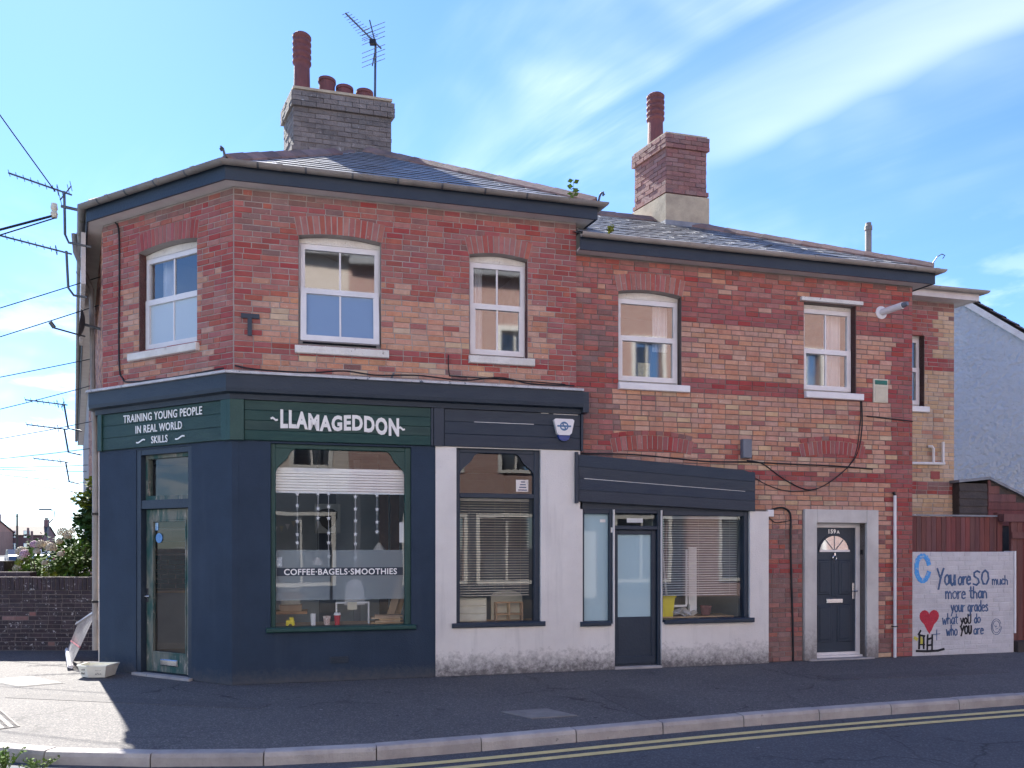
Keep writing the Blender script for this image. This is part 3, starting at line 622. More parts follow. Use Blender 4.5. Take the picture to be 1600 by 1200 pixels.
# roof planes
def corner_off(i, d):
    return Vector((*offset(wpath, d)[i], 0))
EZ = 6.20
E = [corner_off(i, 0.215) for i in range(5)]
E = [Vector((p.x, p.y, EZ)) for p in E]
AP = M(1.75, -2.6, 7.93); AP2 = AP + Vector((*DS, 0))*22
dk = MB().quad(E[2], E[3], AP).quad(E[1], E[2], AP).quad(E[0], E[1], AP, AP2).quad(E[3], E[4]+Vector((0,0,0)), AP2, AP)
roof = obj('roof', dk, MT['slate'], shop)
_sl = None
def slate_mesh():
    global _sl
    if _sl is None:
        m = MB().box(W, -0.148, 0.148, 0, 0.245, 0.0, 0.011); m.m[2] = 1; _sl = mesh_of(m, [MT['slate'], MT['slate_edge_shade']], 'slate', Vector((0,0,0)))
    return _sl
def slates(a, b, tops, parent, step=0.205, w=0.30, inset=0.02, limit=None, z_off=0.006):
    # lay slates on the plane over eave a-b up to the points in tops (one apex, or two for a trapezium)
    u = (b-a).normalized(); nrm = u.cross(tops[0]-a).normalized()
    if nrm.z < 0: nrm = -nrm
    v = nrm.cross(u); H = max((t-a).dot(v) for t in tops); L = (b-a).length
    tl = min((t-a).dot(u) for t in tops); tr = max((t-a).dot(u) for t in tops)
    tilt = 0.045; v2 = (v*math.cos(tilt) + nrm*-math.sin(tilt)); n2 = u.cross(v2)
    rot = Matrix((u, v2, n2)).transposed().to_euler(); k = int(H/step); res = []
    for r in range(k+1):
        y = r*step - 0.03; f0 = max(0, (y+0.06))/H; x0 = tl*f0 + inset; x1 = L + (tr-L)*f0 - inset
        x = x0 - (w/2 if r % 2 else 0)
        while x < x1:
            p, q = max(x, x0), min(x+w, x1)
            if q-p > 0.05:
                c = a + u*((p+q)/2) + v*y + nrm*(z_off + 0.010 + random.uniform(0, 0.004))
                res.append((c, (q-p-0.004)/0.296))
            x += w
    for c, sx in res:
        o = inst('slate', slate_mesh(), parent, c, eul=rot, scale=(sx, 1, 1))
    return len(res)
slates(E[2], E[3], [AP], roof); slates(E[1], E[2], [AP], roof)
def ridge_run(p, q, parent, n1, n2, step=0.33, r=0.135, mat='ridge'):
    # angled ridge tiles from p up to q; n1, n2: down-slope directions of the two sides
    p, q = Vector(p), Vector(q); t = (q-p).normalized(); k = int((q-p).length/step)
    for i in range(k):
        a = p + t*(i*step); b = p + t*(i*step+step*1.04); up = Vector((0,0,0.10)); lift = Vector((0,0,0.008))
        m = MB()
        for (dn) in (n1, n2):
            d = dn*r
            pts = [a+up, b+up+lift, b+d+up*0.5+lift, a+d+up*0.5]; low_ = [x-Vector((0,0,0.035)) for x in pts]
            m.add(pts+low_, [(0,1,2,3), (4,7,6,5), (0,4,5,1), (1,5,6,2), (2,6,7,3), (3,7,4,0)])
        obj('ridge_tile', m, MT[mat], parent)
def down(p, a, b):
    # unit vector pointing down and away from line p on plane through a, b
    pass
def side_dir(p, q, other):
    t = (q-p).normalized(); o = other-p; d = o - t*o.dot(t); return d.normalized()
chim_stop = AP.lerp(E[2], 0.22)
ridge_run(E[2]+(AP-E[2])*0.01, chim_stop, roof, side_dir(E[2], AP, E[3]), side_dir(E[2], AP, E[1]))
ridge_run(E[3]+(AP-E[3])*0.01, AP, roof, side_dir(E[3], AP, E[2]), side_dir(E[3], AP, E[4]))
ridge_run(E[1]+(AP-E[1])*0.01, AP, roof, side_dir(E[1], AP, E[2]), side_dir(E[1], AP, E[0]))
for p, dr in ((E[2], E[2]-AP), (E[3], E[3]-AP)):
    d = Vector((dr.x, dr.y, 0)).normalized(); c = p + Vector((0,0,0.03))
    c = c-d*0.02; pts = [c, c+d*0.02+Vector((0,0,0.08)), c+d*0.04+Vector((0,0,0.12)), c+d*0.075+Vector((0,0,0.125)), c+d*0.085+Vector((0,0,0.10)), c+d*0.06+Vector((0,0,0.085))]
    obj('hip_iron', MB().tube(pts, 0.015, 6), MT['metal'], roof)

# chimney stack on the hip apex: front parallel to the main face, sides along the side street
def stack(parent, base, w, dep, z0, z1, matn, capo=0.04, band=(0.5,), base_mat=None, base_h=0.0):
    fx = Frame(base.x, base.y, *DM); sx = Vector((*DS, 0))
    def sk(s, n, z): return fx(s, 0, z) - sx*n                      # skewed frame, n negative goes back along the street
    c = obj('chimney', MB().box(sk, 0.012, w-0.012, -dep+0.012, -0.012, z0, z1), MT['mortar_dark'], parent)
    m = MB(); cs = 0.078; k = int((z1-z0)/cs)
    for i in range(k):
        a, b = z0+i*cs+.004, z0+(i+1)*cs-.005
        if b < z0+base_h: continue
        o = capo if i >= k-3 else (capo*0.75 if any(abs(i/k-bd) < 0.6/k for bd in band) else 0.0)
        for face in (0, 1, 2):
            L = w if face == 0 else dep; x = -(0.11 if i % 2 else 0.0)
            while x < L:
                p, q = max(x, 0)+0.004, min(x+0.222, L)-0.004; x += 0.222
                if q-p < 0.03: continue
                jo = o + random.uniform(-0.004, 0.006); e0 = -o if p < 0.01 else 0; e1 = o if q > L-0.01 else 0
                if face == 0: m.box(sk, p+e0, q+e1, -0.06, jo, a, b)
                elif face == 1: m.box(sk, -jo, 0.06, -q-e1, -p-e0-0.003, a+.0005, b-.0005)
                else: m.box(sk, w-0.06, w+jo, -q-e1, -p-e0-0.003, a+.0005, b-.0005)
    obj('brick_courses', m, MT[matn], c, kind='stuff')
    if base_h: obj('cement_skirt', MB().box(sk, -0.03, w+0.03, -dep-0.03, 0.03, z0, z0+base_h), MT[base_mat], c)
    obj('flaunching', MB().box(sk, -0.01, w+0.01, -dep-0.01, 0.01, z1-0.01, z1+0.03), MT['cement'], c)
    return c, sk
cb = M(0.86, -2.42, 0); cb = Vector((-3.42, 12.05, 0))
chim, sk1 = stack(shop, cb, 1.52, 0.66, 7.25, 8.86, 'brick_chim', band=(0.42,))
obj('flashing', MB().box(sk1, 0.4, 1.53, -0.5, 0.035, 7.3, 7.93), MT['lead'], chim)
def pot(parent, c, h, r, rings=0, top=None, seg=18):
    prof = [(r*1.18,0), (r*1.18,0.05), (r*1.02,0.07), (r*0.96,h*0.5)]
    if rings:
        for i in range(rings):
            z = h*0.52 + (h*0.40)*i/(rings-1); prof += [(r*0.98,z), (r*1.16,z+0.035), (r*1.16,z+0.06), (r*0.98,z+0.085)]
        prof += [(r*0.98,h-.02), (r*0.85,h), (r*0.55,h+0.015), (r*0.5,h-0.05)]
    else: prof += [(r*0.98,h-0.05), (r*1.1,h-0.045), (r*1.1,h), (r*0.9,h), (r*0.88,h-0.2)]
    return obj('chimney_pot', MB().lathe(c, prof, seg), MT['terracotta'], parent, smooth=False)
pot(chim, sk1(0.20, -0.30, 8.87), 1.0, 0.128, 5)
for x, h in ((0.60, 0.36), (0.88, 0.27), (1.20, 0.25)): pot(chim, sk1(x, -0.33, 8.87), h, 0.13)
pot(chim, sk1(0.45, -0.45, 8.87), 0.2, 0.12)

MT['ledge'] = mk('flaking_ledge', (0.60,0.60,0.62), (0.42,0.42,0.45), 6, 0.7, 0.6, 40, fleck=(0.07,0.09,0.13), fscale=9, famt=0.60)
# shopfront cornice with a pale leaded ledge
cpath = [tuple((L0 + Vector((*DS, 0))*0.12)[:2]), tuple(L0[:2]), tuple(C0[:2]), tuple(M(4.40,0,0)[:2])]
obj('cornice', MB().sweep(cpath, [(-0.02,3.44), (0.085,3.44), (0.095,3.50), (0.165,3.515), (0.175,3.56), (0.175,3.725), (-0.02,3.725)]), MT['navy_plank'], shop)
led = obj('cornice_ledge', MB().sweep(cpath, [(0.0,3.727), (0.205,3.727), (0.205,3.757), (0.008,3.80)]), MT['ledge'], shop)
obj('cornice_end_block', MB().box(M, 4.401, 4.48, 0.0, 0.172, 3.45, 3.724), MT['navy_plank'], shop)

# sign boards: three planks each, framed by uprights
def planks(fr, s0, s1, z0, z1, k, matn, parent, n=0.075, label=None):
    h = (z1-z0)/k
    for i in range(k): obj('plank', MB().bbox(fr, s0, s1, 0.0, n+random.uniform(-.002,.002), z0+i*h+0.001, z0+(i+1)*h-0.001, 0.004), MT[matn], parent)
def signboard(fr, s0, s1, z0, z1, matn, label, backn=0.04):
    o = obj('sign_board', MB().box(fr, s0, s1, -0.02, backn, z0+.002, z1-.002), MT[matn], shop, label=label); return o
sg1 = signboard(C, 0.0, 2.44, 2.955, 3.44, 'green', 'green sign board over the shop door reading TRAINING YOUNG PEOPLE')
planks(C, 0.09, 2.33, 2.957, 3.438, 3, 'green_plank', sg1, 0.062)
for a, b in ((0.0, 0.088), (2.332, 2.44)): obj('sign_upright', MB().bbox(C, a, b, 0, 0.084, 2.95, 3.439, 0.004), MT['green'], sg1)
sg2 = signboard(M, 0.02, 2.42, 2.955, 3.44, 'green', 'green sign board over the large window reading LLAMAGEDDON')
planks(M, 0.13, 2.385, 2.957, 3.438, 4, 'green_plank', sg2, 0.062)
obj('sign_upright', MB().bbox(M, 0.022, 0.128, 0, 0.084, 2.95, 3.439, 0.004), MT['green'], sg2)
obj('sign_upright', MB().bbox(M, 2.387, 2.42, 0, 0.07, 2.955, 3.439, 0.004), MT['navy'], sg2)
sg3 = signboard(M, 2.422, 4.40, 2.955, 3.44, 'navy', 'blank navy sign board over the narrow window')
planks(M, 2.56, 4.398, 2.957, 3.438, 3, 'navy_plank', sg3, 0.062)
obj('sign_upright', MB().bbox(M, 2.424, 2.555, 0, 0.078, 2.955, 3.439, 0.004), MT['navy'], sg3)
obj('board_end', MB().box(M, 4.402, 4.43, -0.02, 0.086, 2.95, 3.44), MT['navy'], shop)

obj('sign_corner', MB().sweep([tuple(C(2.40,0,0)[:2]), tuple(C0[:2]), tuple(M(0.05,0,0)[:2])], [(0.0,2.951), (0.083,2.951), (0.083,3.438), (0.0,3.438)]), MT['green'], shop)
for a_, b_, z_ in ((2.95, 3.75, 3.278), (3.85, 3.95, 3.43), (4.02, 4.36, 3.425)): obj('paint_scratch', MB().box(M, a_, b_, 0.058, 0.0655, z_, z_+.006), MT['letter'], sg3)
# lettering
def text_polys(txt, size):
    cu = bpy.data.curves.new('t', 'FONT'); cu.body = txt; cu.size = size; cu.align_x = 'CENTER'; cu.resolution_u = 3
    return cu
def lettering(fr, txt, size, sc, zc, n, parent, matn, bold=0.0, sx=1.0, warp=None, name='lettering', gap=1.0, depth=0.003):
    cu = text_polys(txt, size); cu.offset = bold; cu.extrude = depth; cu.space_character = gap
    o = bpy.data.objects.new('t', cu); col.objects.link(o); bpy.context.view_layer.update()
    me = bpy.data.meshes.new_from_object(o.evaluated_get(bpy.context.evaluated_depsgraph_get()))
    m = MB(); P = []
    for v in me.vertices:
        x, y = v.co.x*sx, v.co.y
        if warp: x, y = warp(x, y)
        P.append(fr(sc+x, n+v.co.z, zc+y))
    m.add(P, [tuple(f.vertices) for f in me.polygons])
    bpy.data.objects.remove(o); bpy.data.curves.remove(cu); bpy.data.meshes.remove(me)
    return obj(name, m, MT[matn], parent)
def stroke(m, fr, pts, w, n, d=0.004, dz=0.0):
    # flat brush stroke along (s, z) points
    k = len(pts)
    for (a, b), (c, e) in zip(pts, pts[1:]):
        l = math.hypot(c-a, e-b) or 1; tx, tz = (c-a)/l*w*0.3, (e-b)/l*w*0.3; ox, oz = -(e-b)/l*w/2, (c-a)/l*w/2
        m.prism(fr, [(a-tx-ox, b-tz-oz), (c+tx-ox, e+tz-oz), (c+tx+ox, e+tz+oz), (a-tx+ox, b-tz+oz)], n, n+d+random.uniform(0, 0.0012))
lettering(C, 'TRAINING YOUNG PEOPLE', 0.142, 1.26, 3.295, 0.068, sg1, 'letter_clean', 0.0015, 0.80, gap=1.08)
lettering(C, 'IN REAL WORLD', 0.138, 1.20, 3.142, 0.068, sg1, 'letter_clean', 0.0015, 0.80, gap=1.08)
lettering(C, 'SKILLS', 0.130, 1.22, 2.995, 0.068, sg1, 'letter_clean', 0.0015, 0.80, gap=1.08)
m = MB()
for x0 in (0.78, 1.52): stroke(m, C, [(x0+0.16*i/6, 3.035+0.014*math.sin((i/6-0.5)*5)+0.012*(i/6-.5)) for i in range(7)], 0.018, 0.066)
obj('flourish', m, MT['letter_clean'], sg1)
def wob(x, y):
    t = x/0.72; base = -0.03*t + 0.012*math.sin(t*3.0)
    k = 1.0 + 0.22*abs(t)**1.5
    return x, (y-0.085)*k + base + 0.01*math.sin(x*9)
lettering(M, 'LLAMAGEDDON', 0.245, 1.265, 3.20, 0.068, sg2, 'letter', 0.011, 0.735, wob, gap=1.12)
m = MB()
for x0, zc in ((0.44, 3.225), (1.98, 3.165)): stroke(m, M, [(x0+0.07*i/4, zc+0.012*math.sin(i/4*6)-0.012*i/4) for i in range(5)], 0.022, 0.066)
obj('flourish', m, MT['letter'], sg2)

# ------------------------------------------------------------------ canted ground floor: navy wall, door, fanlight
DC0, DC1 = 0.72, 1.765                                                  # door opening
cw = holed_wall(C, -0.03, 2.46, 0.0, 2.955, [(DC0, DC1, -1, 2.93)], -0.2, 0.03)
obj('shop_wall', cw, MT['navy_wall'], shop, label='navy painted wall round the corner door')
obj('corner_strip', MB().box(S, 25.86, 25.99, -0.1, 0.05, 0.0, 2.95), MT['old_white'], shop)
df = MB().box(C, DC0, DC0+0.085, -0.13, 0.022, 0, 2.93).box(C, DC1-0.07, DC1, -0.13, 0.022, 0, 2.93).box(C, DC0+0.085, DC1-0.07, -0.13, 0.018, 2.86, 2.93).box(C, DC0+0.085, DC1-0.07, -0.13, 0.015, 2.16, 2.27).box(C, DC0+0.085, DC1-0.07, -0.13, -0.02, 0.0, 0.035)
dfr = obj('door_frame', df, MT['navy'], shop)
fl = obj('fanlight', MB().box(C, DC0+0.085, DC1-0.07, -0.12, -0.05, 2.27, 2.33).box(C, DC0+0.085, DC0+0.13, -0.12, -0.052, 2.33, 2.86).box(C, DC1-0.115, DC1-0.07, -0.12, -0.052, 2.33, 2.86).box(C, DC0+0.13, DC1-0.115, -0.12, -0.052, 2.815, 2.86), MT['green_worn'], shop)
obj('pane', MB().quad(C(DC0+.13,-0.09,2.33), C(DC1-.115,-0.09,2.33), C(DC1-.115,-0.09,2.815), C(DC0+.13,-0.09,2.815)), MT['glass_shop'], fl, recalc=False)
d0, d1 = DC0+0.088, DC1-0.073
dm = MB().bbox(C, d0, d0+0.12, -0.11, -0.055, 0.04, 2.155).bbox(C, d1-0.12, d1, -0.11, -0.055, 0.04, 2.155).bbox(C, d0+0.121, d1-0.121, -0.11, -0.056, 2.01, 2.155).bbox(C, d0+0.121, d1-0.121, -0.11, -0.056, 0.04, 0.29)
door = obj('door', dm, MT['green_worn'], shop, label='worn green glazed corner door with flaking paint')
obj('pane', MB().quad(C(d0+.12,-0.085,0.29), C(d1-.12,-0.085,0.29), C(d1-.12,-0.085,2.01), C(d0+.12,-0.085,2.01)), MT['glass_shop'], door, recalc=False)
bead = MB()
for a, b, c_, d_ in ((d0+.12, d0+.137, .29, 2.01), (d1-.137, d1-.12, .29, 2.01)): bead.box(C, a, b, -0.082, -0.05, c_, d_)
bead.box(C, d0+.137, d1-.137, -0.082, -0.05, .29, .307).box(C, d0+.137, d1-.137, -0.082, -0.05, 1.993, 2.01)
obj('glazing_bead', bead, MT['green_worn'], door)
obj('letter_plate', MB().bbox(C, (d0+d1)/2-0.15, (d0+d1)/2+0.17, -0.055, -0.03, 0.13, 0.215, 0.012), MT['steel'], door)
obj('handle', MB().tube([C(d0+0.03,-0.055,1.02), C(d0+0.03,-0.01,1.02), C(d0+0.13,-0.005,1.02)], 0.011, 8).box(C, d0+0.01, d0+0.05, -0.056, -0.045, 0.94, 1.12), MT['steel'], door)
obj('sticker', MB().lathe(C(d0+0.22,-0.078,1.78), [(0.0,0.002), (0.065,0.002), (0.065,0.0)], 20, ax=(C.d, Vector((0,0,1)), C.n)), mk('sticker_blue', (0.06,0.20,0.48), (0.15,0.33,0.60), 30, 0.4), door)
obj('sticker', MB().box(C, d0+0.145, d0+0.20, -0.083, -0.079, 1.88, 1.98), mk('sticker_pale', (0.45,0.60,0.75), (0.1,0.3,0.55), 30, 0.4), door)
obj('door_step', MB().bbox(C, DC0-0.02, DC1+0.02, -0.1, 0.09, -0.02, 0.028, 0.01), MT['kerb'], shop)

# ------------------------------------------------------------------ main ground floor
BW = (0.43, 2.14, 0.62, 2.93); NW = (2.72, 3.85, 0.62, 2.945)
obj('shop_wall', holed_wall(M, 0.03, 2.45, 0.0, 2.955, [BW], -0.2, 0.03), MT['navy_wall'], shop, label='navy painted wall under and beside the large window')
obj('render_wall', holed_wall(M, 2.4505, 4.40, 0.0, 2.955, [NW], -0.2, 0.045), MT['render_grimy'], shop, label='dirty white rendered wall round the narrow window')
obj('corner_post', MB().sweep([tuple(C(2.40,0,0)[:2]), tuple(C0[:2]), tuple(M(0.06,0,0)[:2])], [(0.0,0.0), (0.034,0.0), (0.034,2.95), (0.0,2.95)]), MT['navy_wall'], shop)
def bracket(fr, x, z, w, h, flip, parent, matn, n0, n1):
    # scalloped corner bracket under the head of a shop window
    P = [(0,0), (w,0)] + [(w*(1-t) - 0.035*math.sin(t*math.pi*3)*w*1.6, -h*t**1.3) for t in [i/14 for i in range(1, 14)]] + [(0,-h)]
    P = [(x + (-a if flip else a), z+b) for a, b in P]
    obj('bracket', MB().prism(fr, P, n0, n1), MT[matn], parent)
def shop_window(fr, w, matn, label, transom=None, sill_over=(0.05,0.06), fwid=0.055, film_=False, br=(0.24,0.3)):
    s0, s1, z0, z1 = w; n0, n1 = -0.12, -0.005
    m = MB().bbox(fr, s0, s0+fwid, n0, n1, z0+.06, z1).bbox(fr, s1-fwid*1.4, s1, n0, n1+0.005, z0+.06, z1).bbox(fr, s0+fwid, s1-fwid*1.4, n0, n1, z1-fwid, z1)
    if transom: m.bbox(fr, s0+fwid, s1-fwid*1.4, n0, n1+0.004, transom-0.03, transom+0.03)
    o = obj('shop_window', m, MT[matn], shop, label=label)
    obj('sill', MB().bbox(fr, s0-sill_over[0], s1+sill_over[1], n0, 0.085, z0, z0+0.06, 0.012), MT[matn], o)
    spans = [(z0+.06, z1-fwid)] if not transom else [(z0+.06, transom-0.03), (transom+0.03, z1-fwid)]
    for a, b in spans: obj('pane', MB().quad(fr(s0+fwid,-0.06,a), fr(s1-fwid*1.4,-0.06,a), fr(s1-fwid*1.4,-0.06,b), fr(s0+fwid,-0.06,b)), MT['glass_shop'], o, recalc=False)
    bracket(fr, s0+fwid, z1-fwid, *br, False, o, matn, -0.05, -0.015); bracket(fr, s1-fwid*1.4, z1-fwid, *br, True, o, matn, -0.05, -0.015)
    return o
bigw = shop_window(M, BW, 'green', 'large green framed shop window with scalloped corners')
narw = shop_window(M, NW, 'navy', 'narrow navy framed shop window with a blind', transom=2.335, sill_over=(0.06, 0.06), br=(0.26,0.28))
g0, g1 = BW[0]+0.06, BW[1]-0.08
obj('frosted_film', MB().quad(M(g0,-0.0635,1.0), M(1.135,-0.0635,1.0), M(1.135,-0.0635,1.625), M(g0,-0.0635,1.625)), MT['film'], bigw, recalc=False)
obj('frosted_film', MB().quad(M(1.17,-0.0635,1.0), M(g1,-0.0635,1.0), M(g1,-0.0635,1.625), M(1.17,-0.0635,1.625)), MT['film'], bigw, recalc=False)
st = obj('window_lettering_strip', MB().box(M, 0.50, 2.045, -0.0585, -0.0565, 1.305, 1.405), MT['navy'], shop, label='dark strip on the large window lettered in white')
lettering(M, 'COFFEE·BAGELS·SMOOTHIES', 0.105, 1.275, 1.318, -0.054, st, 'letter_clean', 0.002, 0.98, gap=1.06, depth=0.001)
obj('air_brick', MB().box(M, 1.13, 1.36, 0.031, 0.036, 0.22, 0.30), MT['navy'], shop)
m = MB()
for i in range(4): m.box(M, 1.14, 1.35, 0.037, 0.043, 0.226+i*0.019, 0.236+i*0.019)
obj('air_brick_louvre', m, MT['navy'], shop)

# ------------------------------------------------------------------ shop interior
MT['shop_back'] = mk('shop_back_wall', (0.50,0.54,0.58), (0.42,0.46,0.50), 2, 0.8)
bk = -3.5
p_l = S(26-0.3,-0.25,0)
obj('interior_floor', MB().slab([tuple(M(4.33,-0.21,0)[:2]), tuple(M(4.33,bk,0)[:2]), tuple(S(21.8,-0.25,0)[:2]), tuple(S(25.95,-0.25,0)[:2]), tuple(C(2.4,-0.21,0)[:2])], 0.0, 0.10), MT['floor_int'], shop)
obj('interior_ceiling', MB().slab([tuple(M(4.33,-0.21,0)[:2]), tuple(M(4.33,bk,0)[:2]), tuple(S(21.8,-0.25,0)[:2]), tuple(S(25.95,-0.25,0)[:2]), tuple(C(2.4,-0.21,0)[:2])], 2.97, 3.05), MT['plaster'], shop)
obj('interior_back_wall', MB().box(M, -2.1, 2.45, bk-0.1, bk, 0.1, 2.97), MT['shop_back'], shop)
obj('interior_back_wall', MB().box(M, 2.45, 4.36, bk-0.1, bk, 0.1, 2.97), MT['plaster'], shop)
obj('partition', MB().box(M, 2.42, 2.50, bk, -0.205, 0.1, 2.97), MT['plaster'], shop)
obj('partition', MB().box(M, 4.20, 4.30, bk, -0.205, 0.1, 2.97), MT['plaster'], shop)
obj('window_board', MB().box(M, 0.2, 2.41, -0.75, -0.205, 0.63, 0.665), MT['wood'], shop)
obj('window_board', MB().box(M, 2.51, 4.19, -0.55, -0.205, 0.63, 0.665), MT['wood'], shop)
# tiled serving counter seen through the door
ct = thing('serving_counter', 'shop counter with dark teal wall tiles, seen through the corner door', 'counter', M(-1.2,-3.0,0.1))
cf = Frame(*M(-1.9,-2.9,0)[:2], *DM)
obj('carcass', MB().box(cf, 0.0, 2.2, -0.58, -0.01, 0.1, 0.96), MT['plaster'], ct)
obj('counter_top', MB().box(cf, -0.02, 2.25, -0.59, 0.05, 0.961, 0.995), MT['wood'], ct)
obj('splashback', MB().box(cf, 0.0, 2.0, -0.596, -0.565, 0.996, 1.55), MT['mortar'], ct)
for i in range(4): obj('brown_board', MB().bbox(cf, 0.0, 2.0, -0.596, -0.56, 1.56+i*0.2, 1.75+i*0.2), MT['dark_wood'], ct)
for r in range(7):
    for q in range(8):
        x = 0.0 + q*0.222 + (0.11 if r % 2 else 0)
        obj('tile', MB().bbox(cf, x+.005, x+.215, -0.565, -0.551, 1.005+r*0.076, 1.005+r*0.076+0.068, 0.003), MT['tile_teal'], ct)
# things in the large window
def tag_obj(name, mb, mat, label, cat, group=None, smooth=False): return obj(name, mb, MT[mat] if isinstance(mat, str) else mat, None, smooth, label, cat, group)
bl = thing('raised_blind', 'white slatted blind pulled up at the top of the large window', 'blind', M(1.27,-0.14,2.30))
obj('head_rail', MB().box(M, 0.47, 2.07, -0.17, -0.11, 2.61, 2.65), MT['slat_white'], bl)
for i in range(8): obj('slat', MB().box(M, 0.47, 2.07, -0.168, -0.112, 2.335+i*0.035, 2.362+i*0.035), MT['slat_white'], bl)
for k, (x, L) in enumerate(((0.74, 1.05), (0.99, 0.72), (1.12, 1.25), (1.45, 1.45), (1.72, 0.8))):
    g = thing('star_garland', ['string of white stars at the left of the large window', 'short string of white stars left of the window centre', 'string of white stars hanging in front of the shield picture', 'longest string of white stars, right of the window centre', 'short string of white stars by the leaning planks'][k], 'garland', M(x,-0.10,2.62-L), 'star garlands in the large window')
    obj('string', MB().tube([M(x,-0.10,2.62), M(x,-0.10,2.62-L)], 0.0025, 5), MT['white'], g)
    for j in range(int(L/0.16)):
        z = 2.36 - j*0.16 - random.uniform(0, 0.06)
        if z < 2.62-L: break
        P = [(x+(0.032 if q % 2 == 0 else 0.013)*math.sin(q*math.pi/5), z+(0.032 if q % 2 == 0 else 0.013)*math.cos(q*math.pi/5)) for q in range(10)]
        obj('star', MB().prism(M, P, -0.103, -0.098), MT['white'], g)
def cup(c, r0, r1, h, mats, label, lid=None):
    t = obj('paper_cup', MB().lathe(c, [(0,0), (r0,0), (r1,h), (r1*1.06,h), (r1*1.06,h+0.008), (r1*0.93,h+0.008), (r0*.9,0.01)], 16), mats, None, False, label, 'cup', 'cups on the window board')
    if lid: obj('lid', MB().lathe(Vector(c)+Vector((0,0,h+.008)), [(r1*1.12,0), (r1*1.12,0.012), (r1*0.98,0.016), (r1*0.95,0.03), (0,0.03)], 16), MT['white'], t)
    return t
cup(M(0.93,-0.28,0.667), 0.03, 0.033, 0.14, MT['white'], 'tall plain white paper cup on the window board')
cup(M(1.10,-0.27,0.667), 0.033, 0.048, 0.105, mk('cup_pattern', (0.75,0.70,0.66), (0.45,0.25,0.22), 60, 0.6), 'patterned paper cup beside the red cup')
cup(M(1.23,-0.28,0.667), 0.030, 0.042, 0.115, MT['red'], 'red paper cup with a white lid in the large window', True)
fs = thing('white_metal_stand', 'white square metal stand with a price card in the large window', 'stand', M(1.42,-0.36,0.667))
obj('frame', MB().box(M, 1.21, 1.23, -0.37, -0.35, 0.667, 0.93).box(M, 1.62, 1.64, -0.37, -0.35, 0.667, 0.93).box(M, 1.21, 1.64, -0.37, -0.35, 0.931, 0.951), MT['white'], fs)
obj('price_card', MB().box(M, 1.36, 1.48, -0.349, -0.345, 0.85, 0.95), MT['cream'], fs)
for i in range(5): tag_obj('plank_offcut', MB().box(M, 1.66+0.05*(i % 3), 2.06-0.03*(i % 2), -0.45, -0.25, 0.667+i*0.022, 0.686+i*0.022), 'wood', ['lowest', 'second lowest', 'middle', 'second highest', 'topmost'][i] + ' pine offcut in the pile on the window board', 'plank', 'pine offcuts')
for i, (x0, x1, w, mt) in enumerate(((1.86, 2.14, 0.10, 'wood'), (1.98, 2.24, 0.07, 'wood'))):
    tag_obj('leaning_plank', MB().prism(M, [(x0,0.7), (x0+w,0.7), (x1+w,1.62), (x1,1.62)], -0.55-0.06*i, -0.52-0.06*i), mt, ['wide pine plank leaning at the right of the large window', 'thin pine plank leaning behind the wide one'][i], 'plank')
for i, x in enumerate((1.86, 2.02)): tag_obj('wall_board', MB().box(M, x, x+0.13, -1.62, -1.58, 0.1, 2.5), 'dark_wood', ['left', 'right'][i] + ' tall dark brown board standing in the shop', 'board')
pic = thing('shield_picture', 'pale framed picture of a dark shield on the shop back wall', 'picture', M(1.0,-3.2,1.6))
obj('frame', MB().bbox(M, 0.93, 1.33, -2.62, -2.58, 1.88, 2.34), mk('pale_frame', (0.55,0.57,0.55)), pic)
P = [(0.98,2.22), (1.05,2.26), (1.13,2.27), (1.21,2.26), (1.28,2.22), (1.28,2.12), (1.22,2.0), (1.13,1.93), (1.04,2.0), (0.98,2.12)]
obj('shield', MB().prism(M, P, -2.579, -2.572), MT['black'], pic)
obj('picture_backing', MB().box(M, 1.0, 1.26, -2.66, -2.63, 0.1, 2.5), MT['plaster_dark'], pic)
bt = thing('bunting', 'pale triangular bunting hanging at the back of the shop', 'bunting', M(0.4,-2.7,1.9))
for i in range(9):
    x = -0.05 + i*0.09; z = 2.12 - 0.14*math.sin(math.pi*i/8)
    obj('pennant', MB().prism(M, [(x,z), (x+.07,z), (x+.035,z-.09)], -2.605, -2.60), MT['cream'] if i % 2 else MT['white'], bt)
for k, (x, z) in enumerate(((0.98, 1.42), (1.82, 1.62))):
    lp = thing('pendant_lamp', ['white cone pendant lamp left of the dark post', 'small white pendant lamp before the brown boards'][k], 'lamp', M(x,-1.1,z), 'pendant lamps')
    obj('lamp_shade', MB().lathe(M(x,-1.1,z), [(0.09,0), (0.02,0.10), (0.0,0.105)], 16), MT['white'], lp)
    obj('flex', MB().tube([M(x,-1.1,z+.10), M(x,-1.1,2.96)], 0.004, 5), MT['black'], lp)
tag_obj('interior_post', MB().box(M, 1.50, 1.60, -1.9, -1.8, 0.1, 2.96), 'plaster', 'pale square post standing in the middle of the shop', 'post')
chr_ = thing('shop_chair', 'white moulded chair seen through the frosted band', 'chair', M(1.45,-0.95,0.1))
obj('backrest', MB().prism(M, [(1.34,0.86), (1.62,0.86), (1.60,1.12), (1.55,1.20), (1.48,1.22), (1.41,1.20), (1.36,1.12)], -1.02, -0.99), MT['white'], chr_)
obj('seat', MB().box(M, 1.34, 1.62, -0.98, -0.6, 0.53, 0.56), MT['white'], chr_)
for a in (1.36, 1.58):
    for n in (-0.96, -0.64): obj('leg', MB().tube([M(a,n,0.1), M(a,n,0.53)], 0.012, 6), MT['alu'], chr_)
